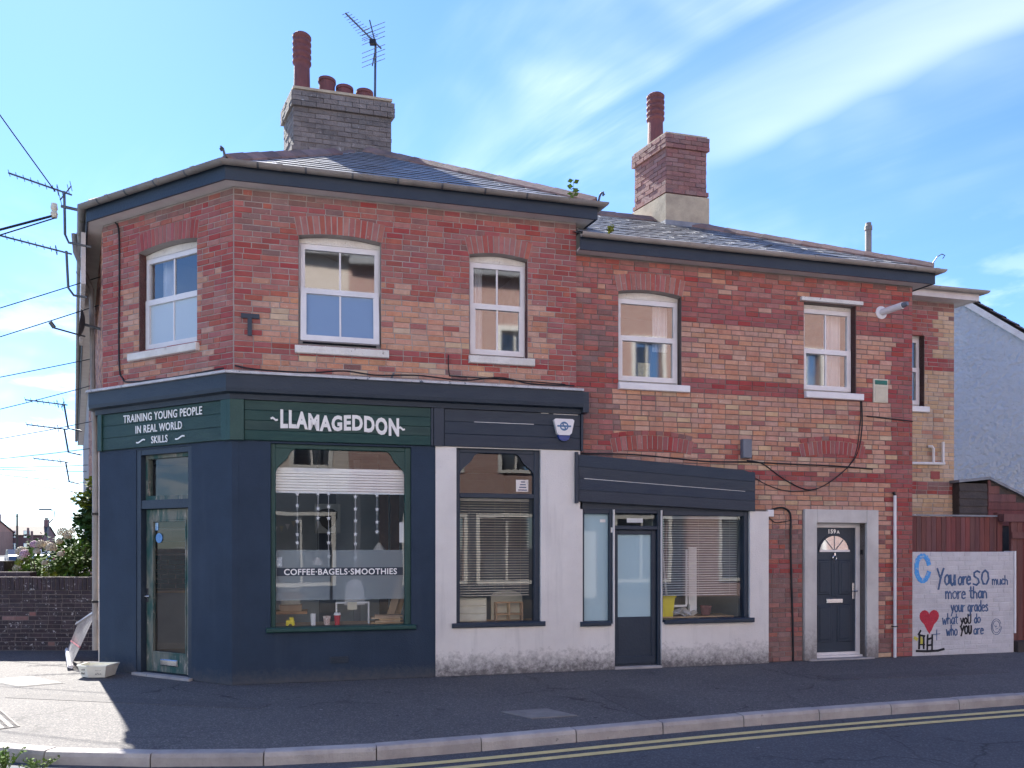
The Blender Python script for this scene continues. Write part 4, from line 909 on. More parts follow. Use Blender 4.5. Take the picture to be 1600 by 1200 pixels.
for i in range(4): tag_obj('stacked_box', MB().box(M, 0.5+0.02*i, 0.78-0.02*(i % 2), -0.95, -0.7, 0.82+i*0.085, 0.895+i*0.085), MT['cream'] if i % 2 else MT['wood'], ['lowest', 'lower middle', 'upper middle', 'topmost'][i]+' box of the small pile at the left of the large window', 'box', 'pile of boxes')
obj('box_shelf', MB().box(M, 0.3, 0.85, -1.0, -0.66, 0.78, 0.818), MT['wood'], shop)
tag_obj('toy_digger', MB().box(M, 0.60, 0.70, -0.36, -0.28, 0.69, 0.735).box(M, 0.64, 0.69, -0.35, -0.29, 0.736, 0.77).lathe(M(0.615,-0.275,0.688), [(0,0.0), (0.02,0.0), (0.02,0.015), (0,0.015)], 10, ax=(M.d, Vector((0,0,1)), M.n)).lathe(M(0.685,-0.275,0.688), [(0,0.0), (0.02,0.0), (0.02,0.015), (0,0.015)], 10, ax=(M.d, Vector((0,0,1)), M.n)), 'yellow', 'small yellow toy at the left end of the window board', 'toy')
tag_obj('notice', MB().box(M, 2.0, 2.055, -0.066, -0.063, 1.72, 1.98), 'white', 'white paper notice at the right edge of the large window', 'notice')
tag_obj('notice', MB().box(M, 0.50, 0.56, -0.068, -0.065, 1.42, 1.54), 'white', 'small white notice at the left edge of the large window', 'notice')

# slatted blind behind glass
def venetian(fr, s0, s1, z0, z1, n, label, tilt=0.35, step=0.034, gaps=(), mat='slat'):
    b = thing('venetian_blind', label, 'blind', fr((s0+s1)/2, n, z0))
    obj('head_rail', MB().box(fr, s0, s1, n-0.03, n+0.02, z1, z1+0.04), MT[mat], b)
    z = z0
    while z < z1-0.01:
        w = 0.0135; dz = w*math.sin(tilt); dn = w*math.cos(tilt)
        P = [fr(s0,n-dn,z+dz), fr(s1,n-dn,z+dz), fr(s1,n+dn,z-dz), fr(s0,n+dn,z-dz)]; Q = [p+Vector((0,0,0.0016)) for p in P]
        obj('slat', MB().add(P+Q, [(0,1,2,3), (7,6,5,4), (0,4,5,1), (1,5,6,2), (2,6,7,3), (3,7,4,0)]), MT[mat], b); z += step
    for x in (s0+0.12, (s0+s1)/2, s1-0.12): obj('ladder_cord', MB().tube([fr(x,n+0.014,z0), fr(x,n+0.014,z1)], 0.0015, 4), MT[mat], b)
    return b
venetian(M, 2.80, 3.74, 1.02, 2.27, -0.15, 'brown slatted blind let down in the narrow shop window', mat='slat')
ch = thing('drawer_chest', 'low white chest of drawers behind the narrow window', 'drawers', M(3.0,-0.6,0.67))
obj('carcass', MB().box(M, 2.78, 3.18, -0.52, -0.25, 0.667, 0.98), MT['cream'], ch)
for i in range(3): obj('drawer', MB().bbox(M, 2.79, 3.17, -0.25, -0.235, 0.675+i*0.101, 0.768+i*0.101, 0.005), MT['cream'], ch)
bs = thing('toy_dresser', 'small cream dresser with an arched back behind the narrow window', 'dresser', M(3.5,-0.5,0.67))
obj('arched_back', MB().prism(M, [(3.28,0.667), (3.72,0.667), (3.72,0.98)] + [(3.5+0.22*math.cos(math.pi*i/10), 0.98+0.09*math.sin(math.pi*i/10)) for i in range(1, 10)] + [(3.28,0.98)], -0.45, -0.42), MT['cream'], bs)
obj('cabinet', MB().box(M, 3.32, 3.70, -0.419, -0.30, 0.74, 0.76).box(M, 3.32, 3.34, -0.419, -0.30, 0.667, 0.90).box(M, 3.68, 3.70, -0.419, -0.30, 0.667, 0.90).box(M, 3.50, 3.52, -0.419, -0.30, 0.667, 0.90).box(M, 3.32, 3.70, -0.419, -0.30, 0.901, 0.915), MT['wood'], bs)
cs_ = tag_obj('card_sign', MB().box(M, 3.55, 3.72, -0.105, -0.10, 2.40, 2.56), 'white', 'pale printed card in the upper pane of the narrow window', 'card')

for i in range(4): obj('printed_bar', MB().box(M, 3.58+.012*i, 3.70-.008*i, -0.0995, -0.098, 2.415+i*.036, 2.432+i*.036), MT['ink'], cs_)

# ------------------------------------------------------------------ alarm box, wall tie, fixings on the corner building
al = thing('alarm_box', 'white shield-shaped burglar alarm box on the navy sign board', 'alarm box', M(4.14,0.07,3.10))
P = [(4.01,3.345), (4.035,3.36), (4.27,3.36), (4.292,3.34), (4.255,3.17), (4.225,3.145), (4.08,3.145), (4.055,3.17)]
obj('cover', MB().prism(M, P, 0.062, 0.125), MT['white'], al)
obj('strobe', MB().prism(M, [(4.07,3.15), (4.24,3.15), (4.22,3.09), (4.18,3.07), (4.13,3.07), (4.09,3.09)], 0.062, 0.115), mk('strobe_blue', (0.01,0.05,0.25), None, 5, 0.15), al)
em = MB().lathe(M(4.15,0.125,3.262), [(0.060,0.0), (0.060,0.003), (0.043,0.003), (0.043,0.0)], 24, ax=(M.d, Vector((0,0,1)), M.n))
em.box(M, 4.055, 4.245, 0.1255, 0.129, 3.252, 3.274)
stroke(em, M, [(4.172,3.30), (4.15,3.308), (4.13,3.295), (4.15,3.262), (4.17,3.235), (4.15,3.215), (4.128,3.224)], 0.015, 0.125)
obj('emblem', em, mk('emblem_blue', (0.10,0.20,0.35)), al)
wt = tag_obj('wall_tie_plate', MB().box(M, 0.09, 0.30, 0.008, 0.03, 4.435, 4.49).box(M, 0.165, 0.215, 0.031, 0.045, 4.22, 4.46), 'navy', 'dark T-shaped iron plate on the brick corner', 'wall plate')

# ================================================================== the lower house at 159a
low = thing('brick_house', 'lower red and peach brick house with a navy shopfront and a navy front door', 'house', A(4.4,0,0))
HA = [(4.99, 5.93, 3.92, 5.22), (7.89, 8.77, 3.94, 5.255)]
DOOR = (8.08, 8.93, -1, 2.02); SF = (4.36, 7.25, -1, 2.76)
ZA = 5.63; ZE = 9.77
def rule_low(s, z):
    r = random.random()
    if z > 5.56: return 'brick_soot' if r < 0.5 else 'brick_red'
    if tooth(s, ZE, z, 0.34): return 'brick_deep' if r < 0.7 else 'brick_red'
    if 4.86 < z < 5.02 and s > 5.9: return 'brick_deep'
    if 3.865 < z < 4.02: return 'brick_deep'
    if 2.60 < z < 2.76 and s > 6.9: return 'brick_deep' if r < 0.9 else 'brick_peach'
    if 3.0 < z < 3.16 and (4.75 < s < 6.25 or 7.6 < s < 9.0): return 'brick_deep'
    if z > 5.02: return 'brick_red' if r < 0.74 else ('brick_deep' if r < 0.9 else 'brick_peach')
    if s < 4.98: return 'brick_soot' if r < 0.45 else 'brick_red'
    if 1.28 < z < 1.43: return 'brick_deep'
    if z < 1.9 and s < 7.95: return 'brick_soot' if r < 0.78 else 'brick_red'
    if z < 0.32: return 'brick_soot' if r < 0.85 else 'brick_buff'
    if z < 2.0: return 'brick_peach' if r < 0.7 else ('brick_soot' if r < 0.8 else 'brick_red')
    if z < 3.8: return 'brick_peach' if r < 0.84 else ('brick_buff' if r < 0.94 else 'brick_red')
    return 'brick_peach' if r < 0.90 else 'brick_red'
BA = [(4.86, 6.12, 3.02), (7.80, 8.93, 3.04)]                        # relieving arches in the wall
arch_rects = [(a, b, z-0.07, z+0.20) for a, b, z in BA]
holes = HA + [DOOR, (4.36, 7.25, -1, 2.17), (4.36, 6.97, -1, 2.30)]
lw = MB(); holed_wall(A, 4.362, ZE, 0.0, ZA, holes, -0.24, 0.0, lw)
ef = Frame(*A(ZE, 0, 0)[:2], RD.x, RD.y)
lw.box(ef, 0.12, 5.0, -0.24, -0.004, 0, ZA)
obj('wall', lw, MT['mortar_dark'], low)
hb = HA[:1] + [HA[1]] + [DOOR, (7.86, 9.14, -1, 2.225), (4.36, 7.255, -1, 2.175), (4.36, 6.99, -1, 2.70)]
place_bricks(lay(A, 4.368, ZE, 0.0, ZA-.02, hb, rule_low), low, 300)
arch(A, HA[0][0], HA[0][1], HA[0][3], low, 'brick_red')
for a, b, z in BA:
    c_, hw_ = (a+b)/2, (b-a)/2-.05; rd = (hw_*hw_+.06*.06)/.12; aa = math.asin((hw_+.02)/(rd+.19)); k_ = int(2*hw_/.105)
    for i in range(k_):
        t0_, t1_ = -aa+2*aa*i/k_+.004/rd, -aa+2*aa*(i+1)/k_-.004/rd; r0, r1 = rd+.196, rd+.256
        obj('arch_brick', MB().prism(A, [(c_+r0*math.sin(t0_), z-rd+r0*math.cos(t0_)), (c_+r0*math.sin(t1_), z-rd+r0*math.cos(t1_)), (c_+r1*math.sin(t1_), z-rd+r1*math.cos(t1_)), (c_+r1*math.sin(t0_), z-rd+r1*math.cos(t0_))], -.05, .0145), MT['brick_deep' if random.random() < .8 else 'brick_soot'], low)
    arch(A, a+0.05, b-0.05, z, low, 'brick_deep', rise=0.06, hgt=0.19, over=0.03)
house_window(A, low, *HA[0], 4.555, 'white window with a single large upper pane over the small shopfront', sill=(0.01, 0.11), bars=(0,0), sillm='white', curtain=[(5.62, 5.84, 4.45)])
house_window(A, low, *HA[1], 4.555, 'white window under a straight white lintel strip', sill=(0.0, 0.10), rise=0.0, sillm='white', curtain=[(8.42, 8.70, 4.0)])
obj('lintel_strip', MB().box(A, 7.82, 8.86, 0.0, 0.055, 5.262, 5.315), MT['old_white'], low)
tag_obj('sill_ornament', MB().box(A, 5.36, 5.54, -0.20, -0.185, 4.02, 4.26), mk('yellowed_card', (0.62,0.55,0.32), (0.4,0.35,0.22), 20), 'yellowish card standing inside the window with the large upper pane', 'card')

apath = [tuple(A(4.70,0,0)[:2]), tuple(A(ZE,0,0)[:2]), tuple((A(ZE,0,0)+RD*5)[:2])]
apath0 = [tuple(A(4.37,0,0)[:2])] + apath[1:]
obj('soffit', MB().sweep(apath0, [(-0.05,5.635), (0.18,5.635), (0.18,5.66), (-0.05,5.66)]), MT['soffit'], low)
obj('fascia_board', MB().sweep(apath0, [(0.175,5.622), (0.197,5.622), (0.197,5.80), (0.175,5.80)]), MT['navy'], low)
gl = obj('gutter', MB().sweep(apath0, gutter_prof(0.20, 5.82)), MT['gutter_pale'], low)
for x in (5.15, 5.95, 6.25, 7.9, 8.9, 9.25, 9.95): obj('gutter_joint', MB().sweep([tuple(A(x-0.035,0,0)[:2]), tuple(A(x+0.035,0,0)[:2])], gutter_prof(0.197, 5.822, 0.057)), MT['gutter_pale'], gl)
ao = offset(apath0, 0.215); ZL = 5.83
EA = [Vector((x, y, ZL)) for x, y in ao]
RA = A(7.05, -2.6, 7.36); RB = A(3.0, -2.6, 7.36)
dk2 = MB().quad(EA[0], EA[1], RA, RB).quad(EA[1], EA[2], RA).quad(EA[2], EA[2]+Vector((-8,-2,0)), RB, RA)
roof2 = obj('roof', dk2, MT['slate'], low)
def slates2(a, b, c, d, parent, step=0.205, w=0.30):
    # trapezium a-b (eave) and d-c (ridge)
    u = (b-a).normalized(); nrm = u.cross(d-a).normalized()
    if nrm.z < 0: nrm = -nrm
    v = nrm.cross(u); H = (c-a).dot(v); L = (b-a).length; tr = (c-a).dot(u)
    tilt = 0.045; v2 = v*math.cos(tilt) - nrm*math.sin(tilt); rot = Matrix((u, v2, u.cross(v2))).transposed().to_euler()
    for r in range(int(H/step)+1):
        y = r*step-0.03; f = max(0, y+0.06)/H; x0 = 0.0 + f*0.0; x1 = L+(tr-L)*f-0.02; x = x0-(w/2 if r % 2 else 0)
        while x < x1:
            p, q = max(x, x0), min(x+w, x1)
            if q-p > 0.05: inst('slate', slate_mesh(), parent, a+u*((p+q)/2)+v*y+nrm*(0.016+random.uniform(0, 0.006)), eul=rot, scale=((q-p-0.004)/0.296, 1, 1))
            x += w
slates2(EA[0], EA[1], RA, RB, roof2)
ridge_run(EA[1]+(RA-EA[1])*0.01, RA, roof2, side_dir(EA[1], RA, EA[0]), side_dir(EA[1], RA, EA[2]), mat='ridge')
ridge_run(RB, RA, roof2, side_dir(RB, RA, EA[0]), side_dir(RB, RA, EA[2]), mat='ridge')
c = EA[1]+Vector((0,0,0.03)); d = (EA[1]-RA); d = Vector((d.x,d.y,0)).normalized()
obj('hip_iron', MB().tube([c-d*.1, c-d*.05+Vector((0,0,.10)), c+Vector((0,0,.17)), c+d*.06+Vector((0,0,.2)), c+d*.1+Vector((0,0,.17)), c+d*.07+Vector((0,0,.13))], 0.008, 6), MT['metal'], roof2)
cb2 = Vector((2.65, 13.22, 0))
chim2, sk2 = stack(low, cb2, 0.76, 0.86, 7.05, 8.77, 'brick_soot', capo=0.035, band=(0.42,), base_mat='cement', base_h=0.68)
pot(chim2, sk2(0.24, -0.62, 8.78), 0.98, 0.14, 5)
obj('flashing', MB().box(sk2, -0.05, 0.81, -0.9, 0.05, 6.85, 7.27), MT['lead'], chim2)

# small shopfront
sf = obj('shopfront_fascia', MB().prism(A, [(4.36,2.27), (7.02,2.17), (7.02,2.70), (6.84,2.755), (4.36,2.905)], 0.0, 0.115), MT['navy'], low, label='blank navy fascia over the small shopfront, sagging to the right')
for i in range(4):
    a0, a1 = 2.275+i*0.155, 2.175+i*0.138
    obj('plank', MB().prism(A, [(4.37,a0+.002), (7.01,a1+.002), (7.01,a1+.134), (4.37,a0+.151)], 0.1155, 0.13+random.uniform(0,.004)), MT['navy_plank'], sf)
obj('paint_scratch', MB().prism(A, [(4.45,2.578), (6.85,2.448), (6.85,2.453), (4.45,2.584)], 0.12, 0.137), MT['letter'], sf)
obj('fascia_cheek', MB().box(A, 4.32, 4.358, 0.0, 0.16, 2.25, 2.93), MT['navy'], sf)
holes_sf = [(4.44, 4.88, 0.62, 2.3), (4.90, 5.585, -1, 2.3), (5.60, 6.95, 0.62, 2.3)]
obj('render_wall', holed_wall(A, 4.362, 7.25, 0.0, 2.172, holes_sf, -0.22, 0.095), MT['render_grimy'], low, label='dirty white rendered wall of the small shopfront')
fr2 = MB().bbox(A, 4.44, 4.475, -0.1, 0.06, 0.66, 2.17).bbox(A, 4.835, 4.90, -0.1, 0.062, 0.0, 2.17).bbox(A, 5.545, 5.625, -0.1, 0.062, 0.0, 2.17).bbox(A, 6.88, 6.95, -0.1, 0.06, 0.66, 2.17).bbox(A, 4.475, 4.835, -0.1, 0.058, 2.115, 2.17).bbox(A, 4.90, 5.545, -0.1, 0.058, 2.125, 2.17).bbox(A, 5.625, 6.88, -0.1, 0.058, 2.10, 2.17).bbox(A, 4.90, 5.545, -0.1, 0.056, 1.90, 1.955)
obj('header_board', MB().box(A, 4.45, 6.945, 0.0, 0.05, 2.171, 2.33), MT['navy'], low)
shf = obj('shopfront_frame', fr2, MT['navy'], low, label='navy timber frame of the small shopfront')
obj('sill', MB().bbox(A, 4.40, 4.834, -0.1, 0.15, 0.60, 0.66, 0.012), MT['navy'], shf)
obj('sill', MB().bbox(A, 5.626, 7.0, -0.1, 0.15, 0.60, 0.66, 0.012), MT['navy'], shf)
def pane(fr, a, b, z0, z1, n, mat, parent, label=None): return obj('pane', MB().quad(fr(a,n,z0), fr(b,n,z0), fr(b,n,z1), fr(a,n,z1)), MT[mat], parent, recalc=False, label=label)
pane(A, 4.475, 4.835, 0.66, 2.115, 0.0, 'obscure', shf, 'tall narrow pane of pale obscured glass')
pane(A, 5.625, 6.88, 0.66, 2.10, 0.0, 'glass_shop', shf)
pane(A, 4.90, 5.545, 1.955, 2.125, 0.0, 'glass_shop', shf)
d2 = obj('door', MB().bbox(A, 4.905, 4.975, -0.05, 0.02, 0.03, 1.895).bbox(A, 5.47, 5.54, -0.05, 0.02, 0.03, 1.895).bbox(A, 4.976, 5.469, -0.05, 0.019, 1.835, 1.895).bbox(A, 4.976, 5.469, -0.05, 0.012, 0.03, 0.70), MT['navy'], low, label='navy door with a pale obscured glass panel in the small shopfront')
pane(A, 4.975, 5.47, 0.70, 1.835, -0.01, 'obscure', d2)
obj('kick_board', MB().bbox(A, 4.915, 5.53, 0.02, 0.03, 0.06, 0.16), MT['navy'], d2)
obj('threshold', MB().bbox(A, 4.90, 5.60, -0.1, 0.10, -0.02, 0.028, 0.01), MT['kerb'], low)
tag_obj('card_sign', MB().box(A, 5.12, 5.36, -0.02, -0.016, 2.0, 2.06), 'white', 'white card in the fanlight over the small shopfront door', 'card')
obj('wall_sticker', MB().box(A, 4.855, 4.885, 0.0635, 0.066, 1.86, 1.93), MT['letter'], shf)
obj('pane_sticker', MB().box(A, 4.72, 4.80, 0.002, 0.004, 2.0, 2.04), MT['letter'], shf)
# room behind
obj('interior_wall', MB().box(A, 4.37, 7.2, -2.6, -2.5, 0.1, 2.6).box(A, 7.16, 7.2, -2.5, -0.25, 0.1, 2.6).box(A, 4.37, 4.41, -2.5, -0.25, 0.1, 2.6), MT['plaster'], low)
obj('interior_floor', MB().box(A, 4.37, 7.2, -2.6, -0.23, 0.0, 0.09), MT['floor_int'], low)
obj('interior_ceiling', MB().box(A, 4.37, 7.2, -2.6, -0.25, 2.601, 2.66), MT['plaster'], low)
obj('window_board', MB().box(A, 5.63, 6.88, -0.6, -0.22, 0.63, 0.665), MT['wood'], low)
venetian(A, 5.64, 6.87, 0.98, 2.06, -0.13, 'pale slatted blind let down in the small shopfront window', mat='slat_white')
bn = tag_obj('yellow_bin', MB().add([A(5.66,-.42,.667), A(5.92,-.42,.667), A(5.92,-.24,.667), A(5.66,-.24,.667), A(5.64,-.44,.96), A(5.945,-.44,.96), A(5.945,-.22,.96), A(5.64,-.22,.96)], [(0,1,2,3), (0,4,5,1), (1,5,6,2), (2,6,7,3), (3,7,4,0)]).box(A, 5.63, 5.955, -.215, -.20, .94, .97), 'yellow', 'yellow plastic tub inside the small shopfront window', 'tub')
wf_ = tag_obj('white_window_frame', MB().box(A, 5.64, 6.16, -0.30, -0.28, 0.80, 0.83).box(A, 6.14, 6.17, -0.30, -0.28, 0.831, 1.62).box(A, 6.19, 6.21, -0.30, -0.28, 0.831, 1.62).prism(A, [(5.84,0.84), (5.87,0.84), (5.78,1.72), (5.76,1.72)], -0.30, -0.28), 'white', 'loose white window frame leaning inside the small shopfront', 'frame')
tag_obj('white_post', MB().box(A, 6.22, 6.33, -0.36, -0.31, 0.70, 1.66), 'white', 'flat white board standing behind the blind of the small shopfront', 'board')
mm = MB()
for i in range(16):
    cpt = A(6.05+random.uniform(-.15,.28), -0.32+random.uniform(-.06,.06), 0.69+random.uniform(0,.08)); u = Vector((random.uniform(-1,1), random.uniform(-1,1), random.uniform(-.4,.4))).normalized()*.08; v = u.cross(Vector((random.uniform(-1,1), random.uniform(-1,1), 1))).normalized()*.06
    mm.quad(cpt-u-v, cpt+u-v*.8, cpt+u+v, cpt-u*.9+v)
tag_obj('crumpled_paper', mm, 'white', 'heap of crumpled white paper on the small shop window board', 'paper')
tag_obj('plant_pot', MB().lathe(A(6.50,-.36,.667), [(0,0), (.06,0), (.085,.12), (.09,.12), (.09,.14), (.075,.14), (.05,.02)], 16), 'terracotta', 'terracotta plant pot on the small shop window board', 'pot')

# front door 159a in a pale surround
sr = MB().bbox(A, 7.875, 8.08, -0.2, 0.045, 0.0, 2.215, 0.006).bbox(A, 8.93, 9.135, -0.2, 0.045, 0.0, 2.215, 0.006).bbox(A, 8.0805, 8.9295, -0.2, 0.043, 2.02, 2.214, 0.006)
obj('door_surround', sr, MT['stone_grimy'], low, label='pale stained surround of the navy front door')
obj('door_frame', MB().box(A, 8.081, 8.135, -0.19, -0.11, 0.05, 2.018).box(A, 8.86, 8.929, -0.19, -0.11, 0.05, 2.018).box(A, 8.135, 8.86, -0.19, -0.112, 1.955, 2.018).box(A, 8.081, 8.929, -0.19, -0.05, 0.0, 0.05).box(A, 8.135, 8.86, -0.19, -0.108, 0.051, 0.09), MT['upvc'], low)
fd = obj('front_door', MB().box(A, 8.137, 8.858, -0.18, -0.13, 0.092, 1.953), MT['navy'], low, label='navy panelled front door numbered 159a')
DN = -0.13; dc = (8.137+8.858)/2
for x0, x1, z0, z1 in ((8.20, 8.42, 0.95, 1.47), (8.57, 8.79, 0.95, 1.47), (8.445, 8.545, 0.92, 1.47), (8.20, 8.45, 0.24, 0.80), (8.54, 8.79, 0.24, 0.80)):
    p = MB().bbox(A, x0, x1, DN, DN+0.012, z0, z1, 0.010); p.bbox(A, x0+0.035, x1-0.035, DN+.0121, DN+0.02, z0+0.035, z1-0.035, 0.007); obj('panel', p, MT['navy'], fd)
P = [(dc-0.255,1.60), (dc+0.255,1.60)] + [(dc+0.255*math.cos(math.pi*i/14), 1.60+0.235*math.sin(math.pi*i/14)) for i in range(1, 14)]
obj('fanlight_pane', MB().prism(A, P, DN+.001, DN+0.006), MT['glass'], fd)
MT['fan_back'] = mk('fan_back', (0.35,0.40,0.44), (0.5,0.54,0.56), 14, 0.4)
obj('fanlight_blind', MB().prism(A, P, DN+.0002, DN+0.0008), MT['fan_back'], fd)
m = MB(); arcp = [(dc+0.262*math.cos(math.pi*i/16), 1.60+0.242*math.sin(math.pi*i/16)) for i in range(17)]; stroke(m, A, arcp, 0.024, DN+.002, 0.01); obj('fanlight_trim', m, MT['navy'], fd)
m = MB(); stroke(m, A, [(dc-.25,1.605), (dc+.25,1.605)], 0.03, DN+.006, 0.01); obj('fanlight_bar', m, MT['upvc'], fd)
m = MB()
for x in (-.10, .10): stroke(m, A, [(dc,1.60), (dc+x*1.6,1.78)], 0.01, DN+.006, 0.004)
stroke(m, A, [(dc,1.60), (dc,1.83)], 0.01, DN+.006, 0.004)
obj('fanlight_lead', m, MT['grey_box'], fd)
lettering(A, '159', 0.085, dc-0.045, 1.868, DN+0.003, fd, 'letter_clean', 0.003, 1.0, name='house_number', gap=1.15)
lettering(A, 'A', 0.06, dc+0.065, 1.868, DN+0.003, fd, 'letter_clean', 0.003, 1.0, name='house_number')
obj('letter_plate', MB().bbox(A, dc-0.14, dc+0.14, DN, DN+0.022, 0.82, 0.895, 0.01), MT['steel'], fd)
obj('knocker', MB().lathe(A(dc,DN+.012,1.50), [(0.03,-.004), (0.042,0.004), (0.03,.012)], 16, ax=(A.d, Vector((0,0,1)), A.n)).box(A, dc-.012, dc+.012, DN, DN+.02, 1.53, 1.575), MT['steel'], fd)
obj('door_handle', MB().box(A, 8.80, 8.84, DN, DN+.014, 0.88, 1.12).tube([A(8.82,DN+.01,1.0), A(8.82,DN+.05,1.0), A(8.86,DN+.055,1.0)], 0.011, 7), MT['steel'], fd)
obj('doorbell', MB().box(A, 8.905, 8.9295, -0.075, -0.045, 1.55, 1.62), MT['black'], low)
obj('step', MB().bbox(A, 7.95, 9.05, -0.15, 0.07, -0.02, 0.02, 0.008), MT['kerb'], low)

# ------------------------------------------------------------------ fixtures on the lower house
tag_obj('meter_box', MB().bbox(A, 6.85, 6.99, 0.007, 0.09, 2.93, 3.20, 0.008), 'grey_box', 'small grey plastic box on the brick wall above the small shopfront', 'junction box')
vb = thing('wall_vent', 'cream slatted vent cover with a green top on the upper brick wall', 'vent', A(9.19,0.01,3.83))
obj('plate', MB().bbox(A, 9.06, 9.315, 0.007, 0.03, 3.83, 4.185), MT['cream'], vb)
obj('label_panel', MB().box(A, 9.08, 9.295, 0.0305, 0.034, 4.10, 4.165), mk('vent_green', (0.03,0.20,0.15), (0.05,0.12,0.10), 30), vb)
for i in range(11): obj('slat', MB().box(A, 9.085, 9.29, 0.0305, 0.038, 3.85+i*0.0215, 3.864+i*0.0215), MT['cream'], vb)
fl_ = thing('boiler_flue', 'white boiler flue sticking out of the brick wall under the eaves', 'flue', A(9.22,0.0,5.17))
obj('wall_collar', MB().lathe(A(9.21,0.004,5.19), [(0.0,0.02), (0.055,0.02), (0.095,0.012), (0.10,0.0)], 18, ax=(A.d, Vector((0,0,1)), A.n)), MT['white'], fl_)
obj('pipe', MB().tube([A(9.21,0.01,5.19), A(9.30,0.34,5.205)], 0.05, 14), MT['white'], fl_)
obj('terminal', MB().tube([A(9.302,0.345,5.205), A(9.32,0.42,5.21)], [0.042,0.03], 10), MT['grey_box'], fl_)
wp = thing('white_wall_pipe', 'white vertical pipe on the brick wall right of the front door', 'pipe', A(9.42,0.04,0))
obj('pipe', MB().tube([A(9.42,0.045,0.0), A(9.42,0.045,2.44)], 0.022, 10), MT['white'], wp)
obj('clip', MB().box(A, 9.385, 9.455, 0.007, 0.075, 0.46, 0.475), MT['black'], wp)
obj('pipe_head', MB().tube([A(9.42,0.045,2.44), A(9.39,0.05,2.49)], 0.02, 8), MT['black'], wp)
def cable(name, pts, r, label, group=None, mat='cable'):
    P = [Vector(p) for p in pts]; Q = []
    for i in range(len(P)-1):
        p0, p1, p2, p3 = P[max(i-1,0)], P[i], P[i+1], P[min(i+2,len(P)-1)]
        for k in range(6):
            t = k/6; Q.append(0.5*((2*p1)+(p2-p0)*t+(2*p0-5*p1+4*p2-p3)*t*t+(3*p1-p0-3*p2+p3)*t**3))
    Q.append(P[-1]); return tag_obj(name, MB().tube(Q, r, 6), mat, label, 'cable', group)
cable('conduit', [A(7.70,0.02,0.0), A(7.69,0.02,0.6), A(7.665,0.02,1.3), A(7.655,0.02,1.85), A(7.66,0.02,2.06), A(7.63,0.02,2.18), A(7.5,0.02,2.235), A(7.3,0.02,2.19)], 0.014, 'thick black cable looping down the wall left of the front door')
cable('thin_cable', [A(7.30,0.02,2.09), A(7.4,0.02,2.02), A(7.55,0.02,2.03), A(7.65,0.02,2.05)], 0.007, 'short slack cable below the white junction box')
tag_obj('junction_box', MB().bbox(A, 7.26, 7.36, 0.01, 0.06, 2.10, 2.20), 'white', 'small white junction box beside the small shopfront', 'junction box')
cable('wall_cable', [A(4.40,0.02,2.93), A(5.2,0.13,2.92), A(6.2,0.13,2.86), A(6.9,0.02,2.88), A(7.6,0.02,2.87), A(8.4,0.02,2.86), A(9.05,0.02,2.83)], 0.011, 'black cable running level across the brick wall above the front door')
cable('wall_cable', [A(6.95,0.02,2.90), A(7.2,0.02,2.86), A(7.6,0.02,2.62), A(8.0,0.02,2.50), A(8.4,0.02,2.68), A(8.75,0.02,3.0), A(8.86,0.02,3.4), A(8.86,0.02,3.84)], 0.008, 'slack black cable drooping over the front door arch and up to the sill')
cable('wall_cable', [A(7.0,0.02,2.70), A(7.3,0.02,2.55), A(7.7,0.02,2.47), A(8.2,0.02,2.56), A(8.7,0.02,2.95), A(8.83,0.02,3.5), A(8.84,0.02,3.84)], 0.006, 'lowest thin cable drooping above the front door')
cable('wall_cable', [A(8.95,0.02,3.62), A(9.3,0.02,3.60), A(9.76,0.02,3.575)], 0.009, 'short straight black cable below the wall vent')
# cables on the corner building
cable('shop_cable', [M(0.02,0.03,3.85), M(0.3,0.10,3.80), M(0.9,0.14,3.79), M(1.3,0.10,3.84), M(1.7,0.14,3.80), M(2.2,0.12,3.83), M(2.8,0.12,3.80), M(3.3,0.03,3.88), M(3.7,0.12,3.80), M(4.3,0.10,3.81)], 0.010, 'black cable lying wavy along the shopfront ledge')
cable('shop_cable', [M(2.62,0.02,4.14), M(2.63,0.02,3.90), M(2.72,0.02,3.87), M(3.4,0.02,3.86), M(4.2,0.02,3.84)], 0.007, 'thin cable dropping down the bricks left of the narrower upper window')
cable('shop_cable', [C(0.29,0.02,6.0), C(0.36,0.02,5.85), C(0.37,0.02,5.2), C(0.36,0.02,4.6), C(0.37,0.02,4.05), C(0.44,0.02,3.90), C(0.62,0.05,3.83), C(1.5,0.10,3.79), C(2.4,0.10,3.81)], 0.011, 'black cable running down the canted brick face and along the ledge')
tag_obj('ledge_bracket', MB().prism(M, [(1.86,3.76), (1.89,3.76), (1.935,3.86), (1.905,3.86)], 0.05, 0.08), 'metal', 'short dark iron stub standing on the shopfront ledge', 'bracket')

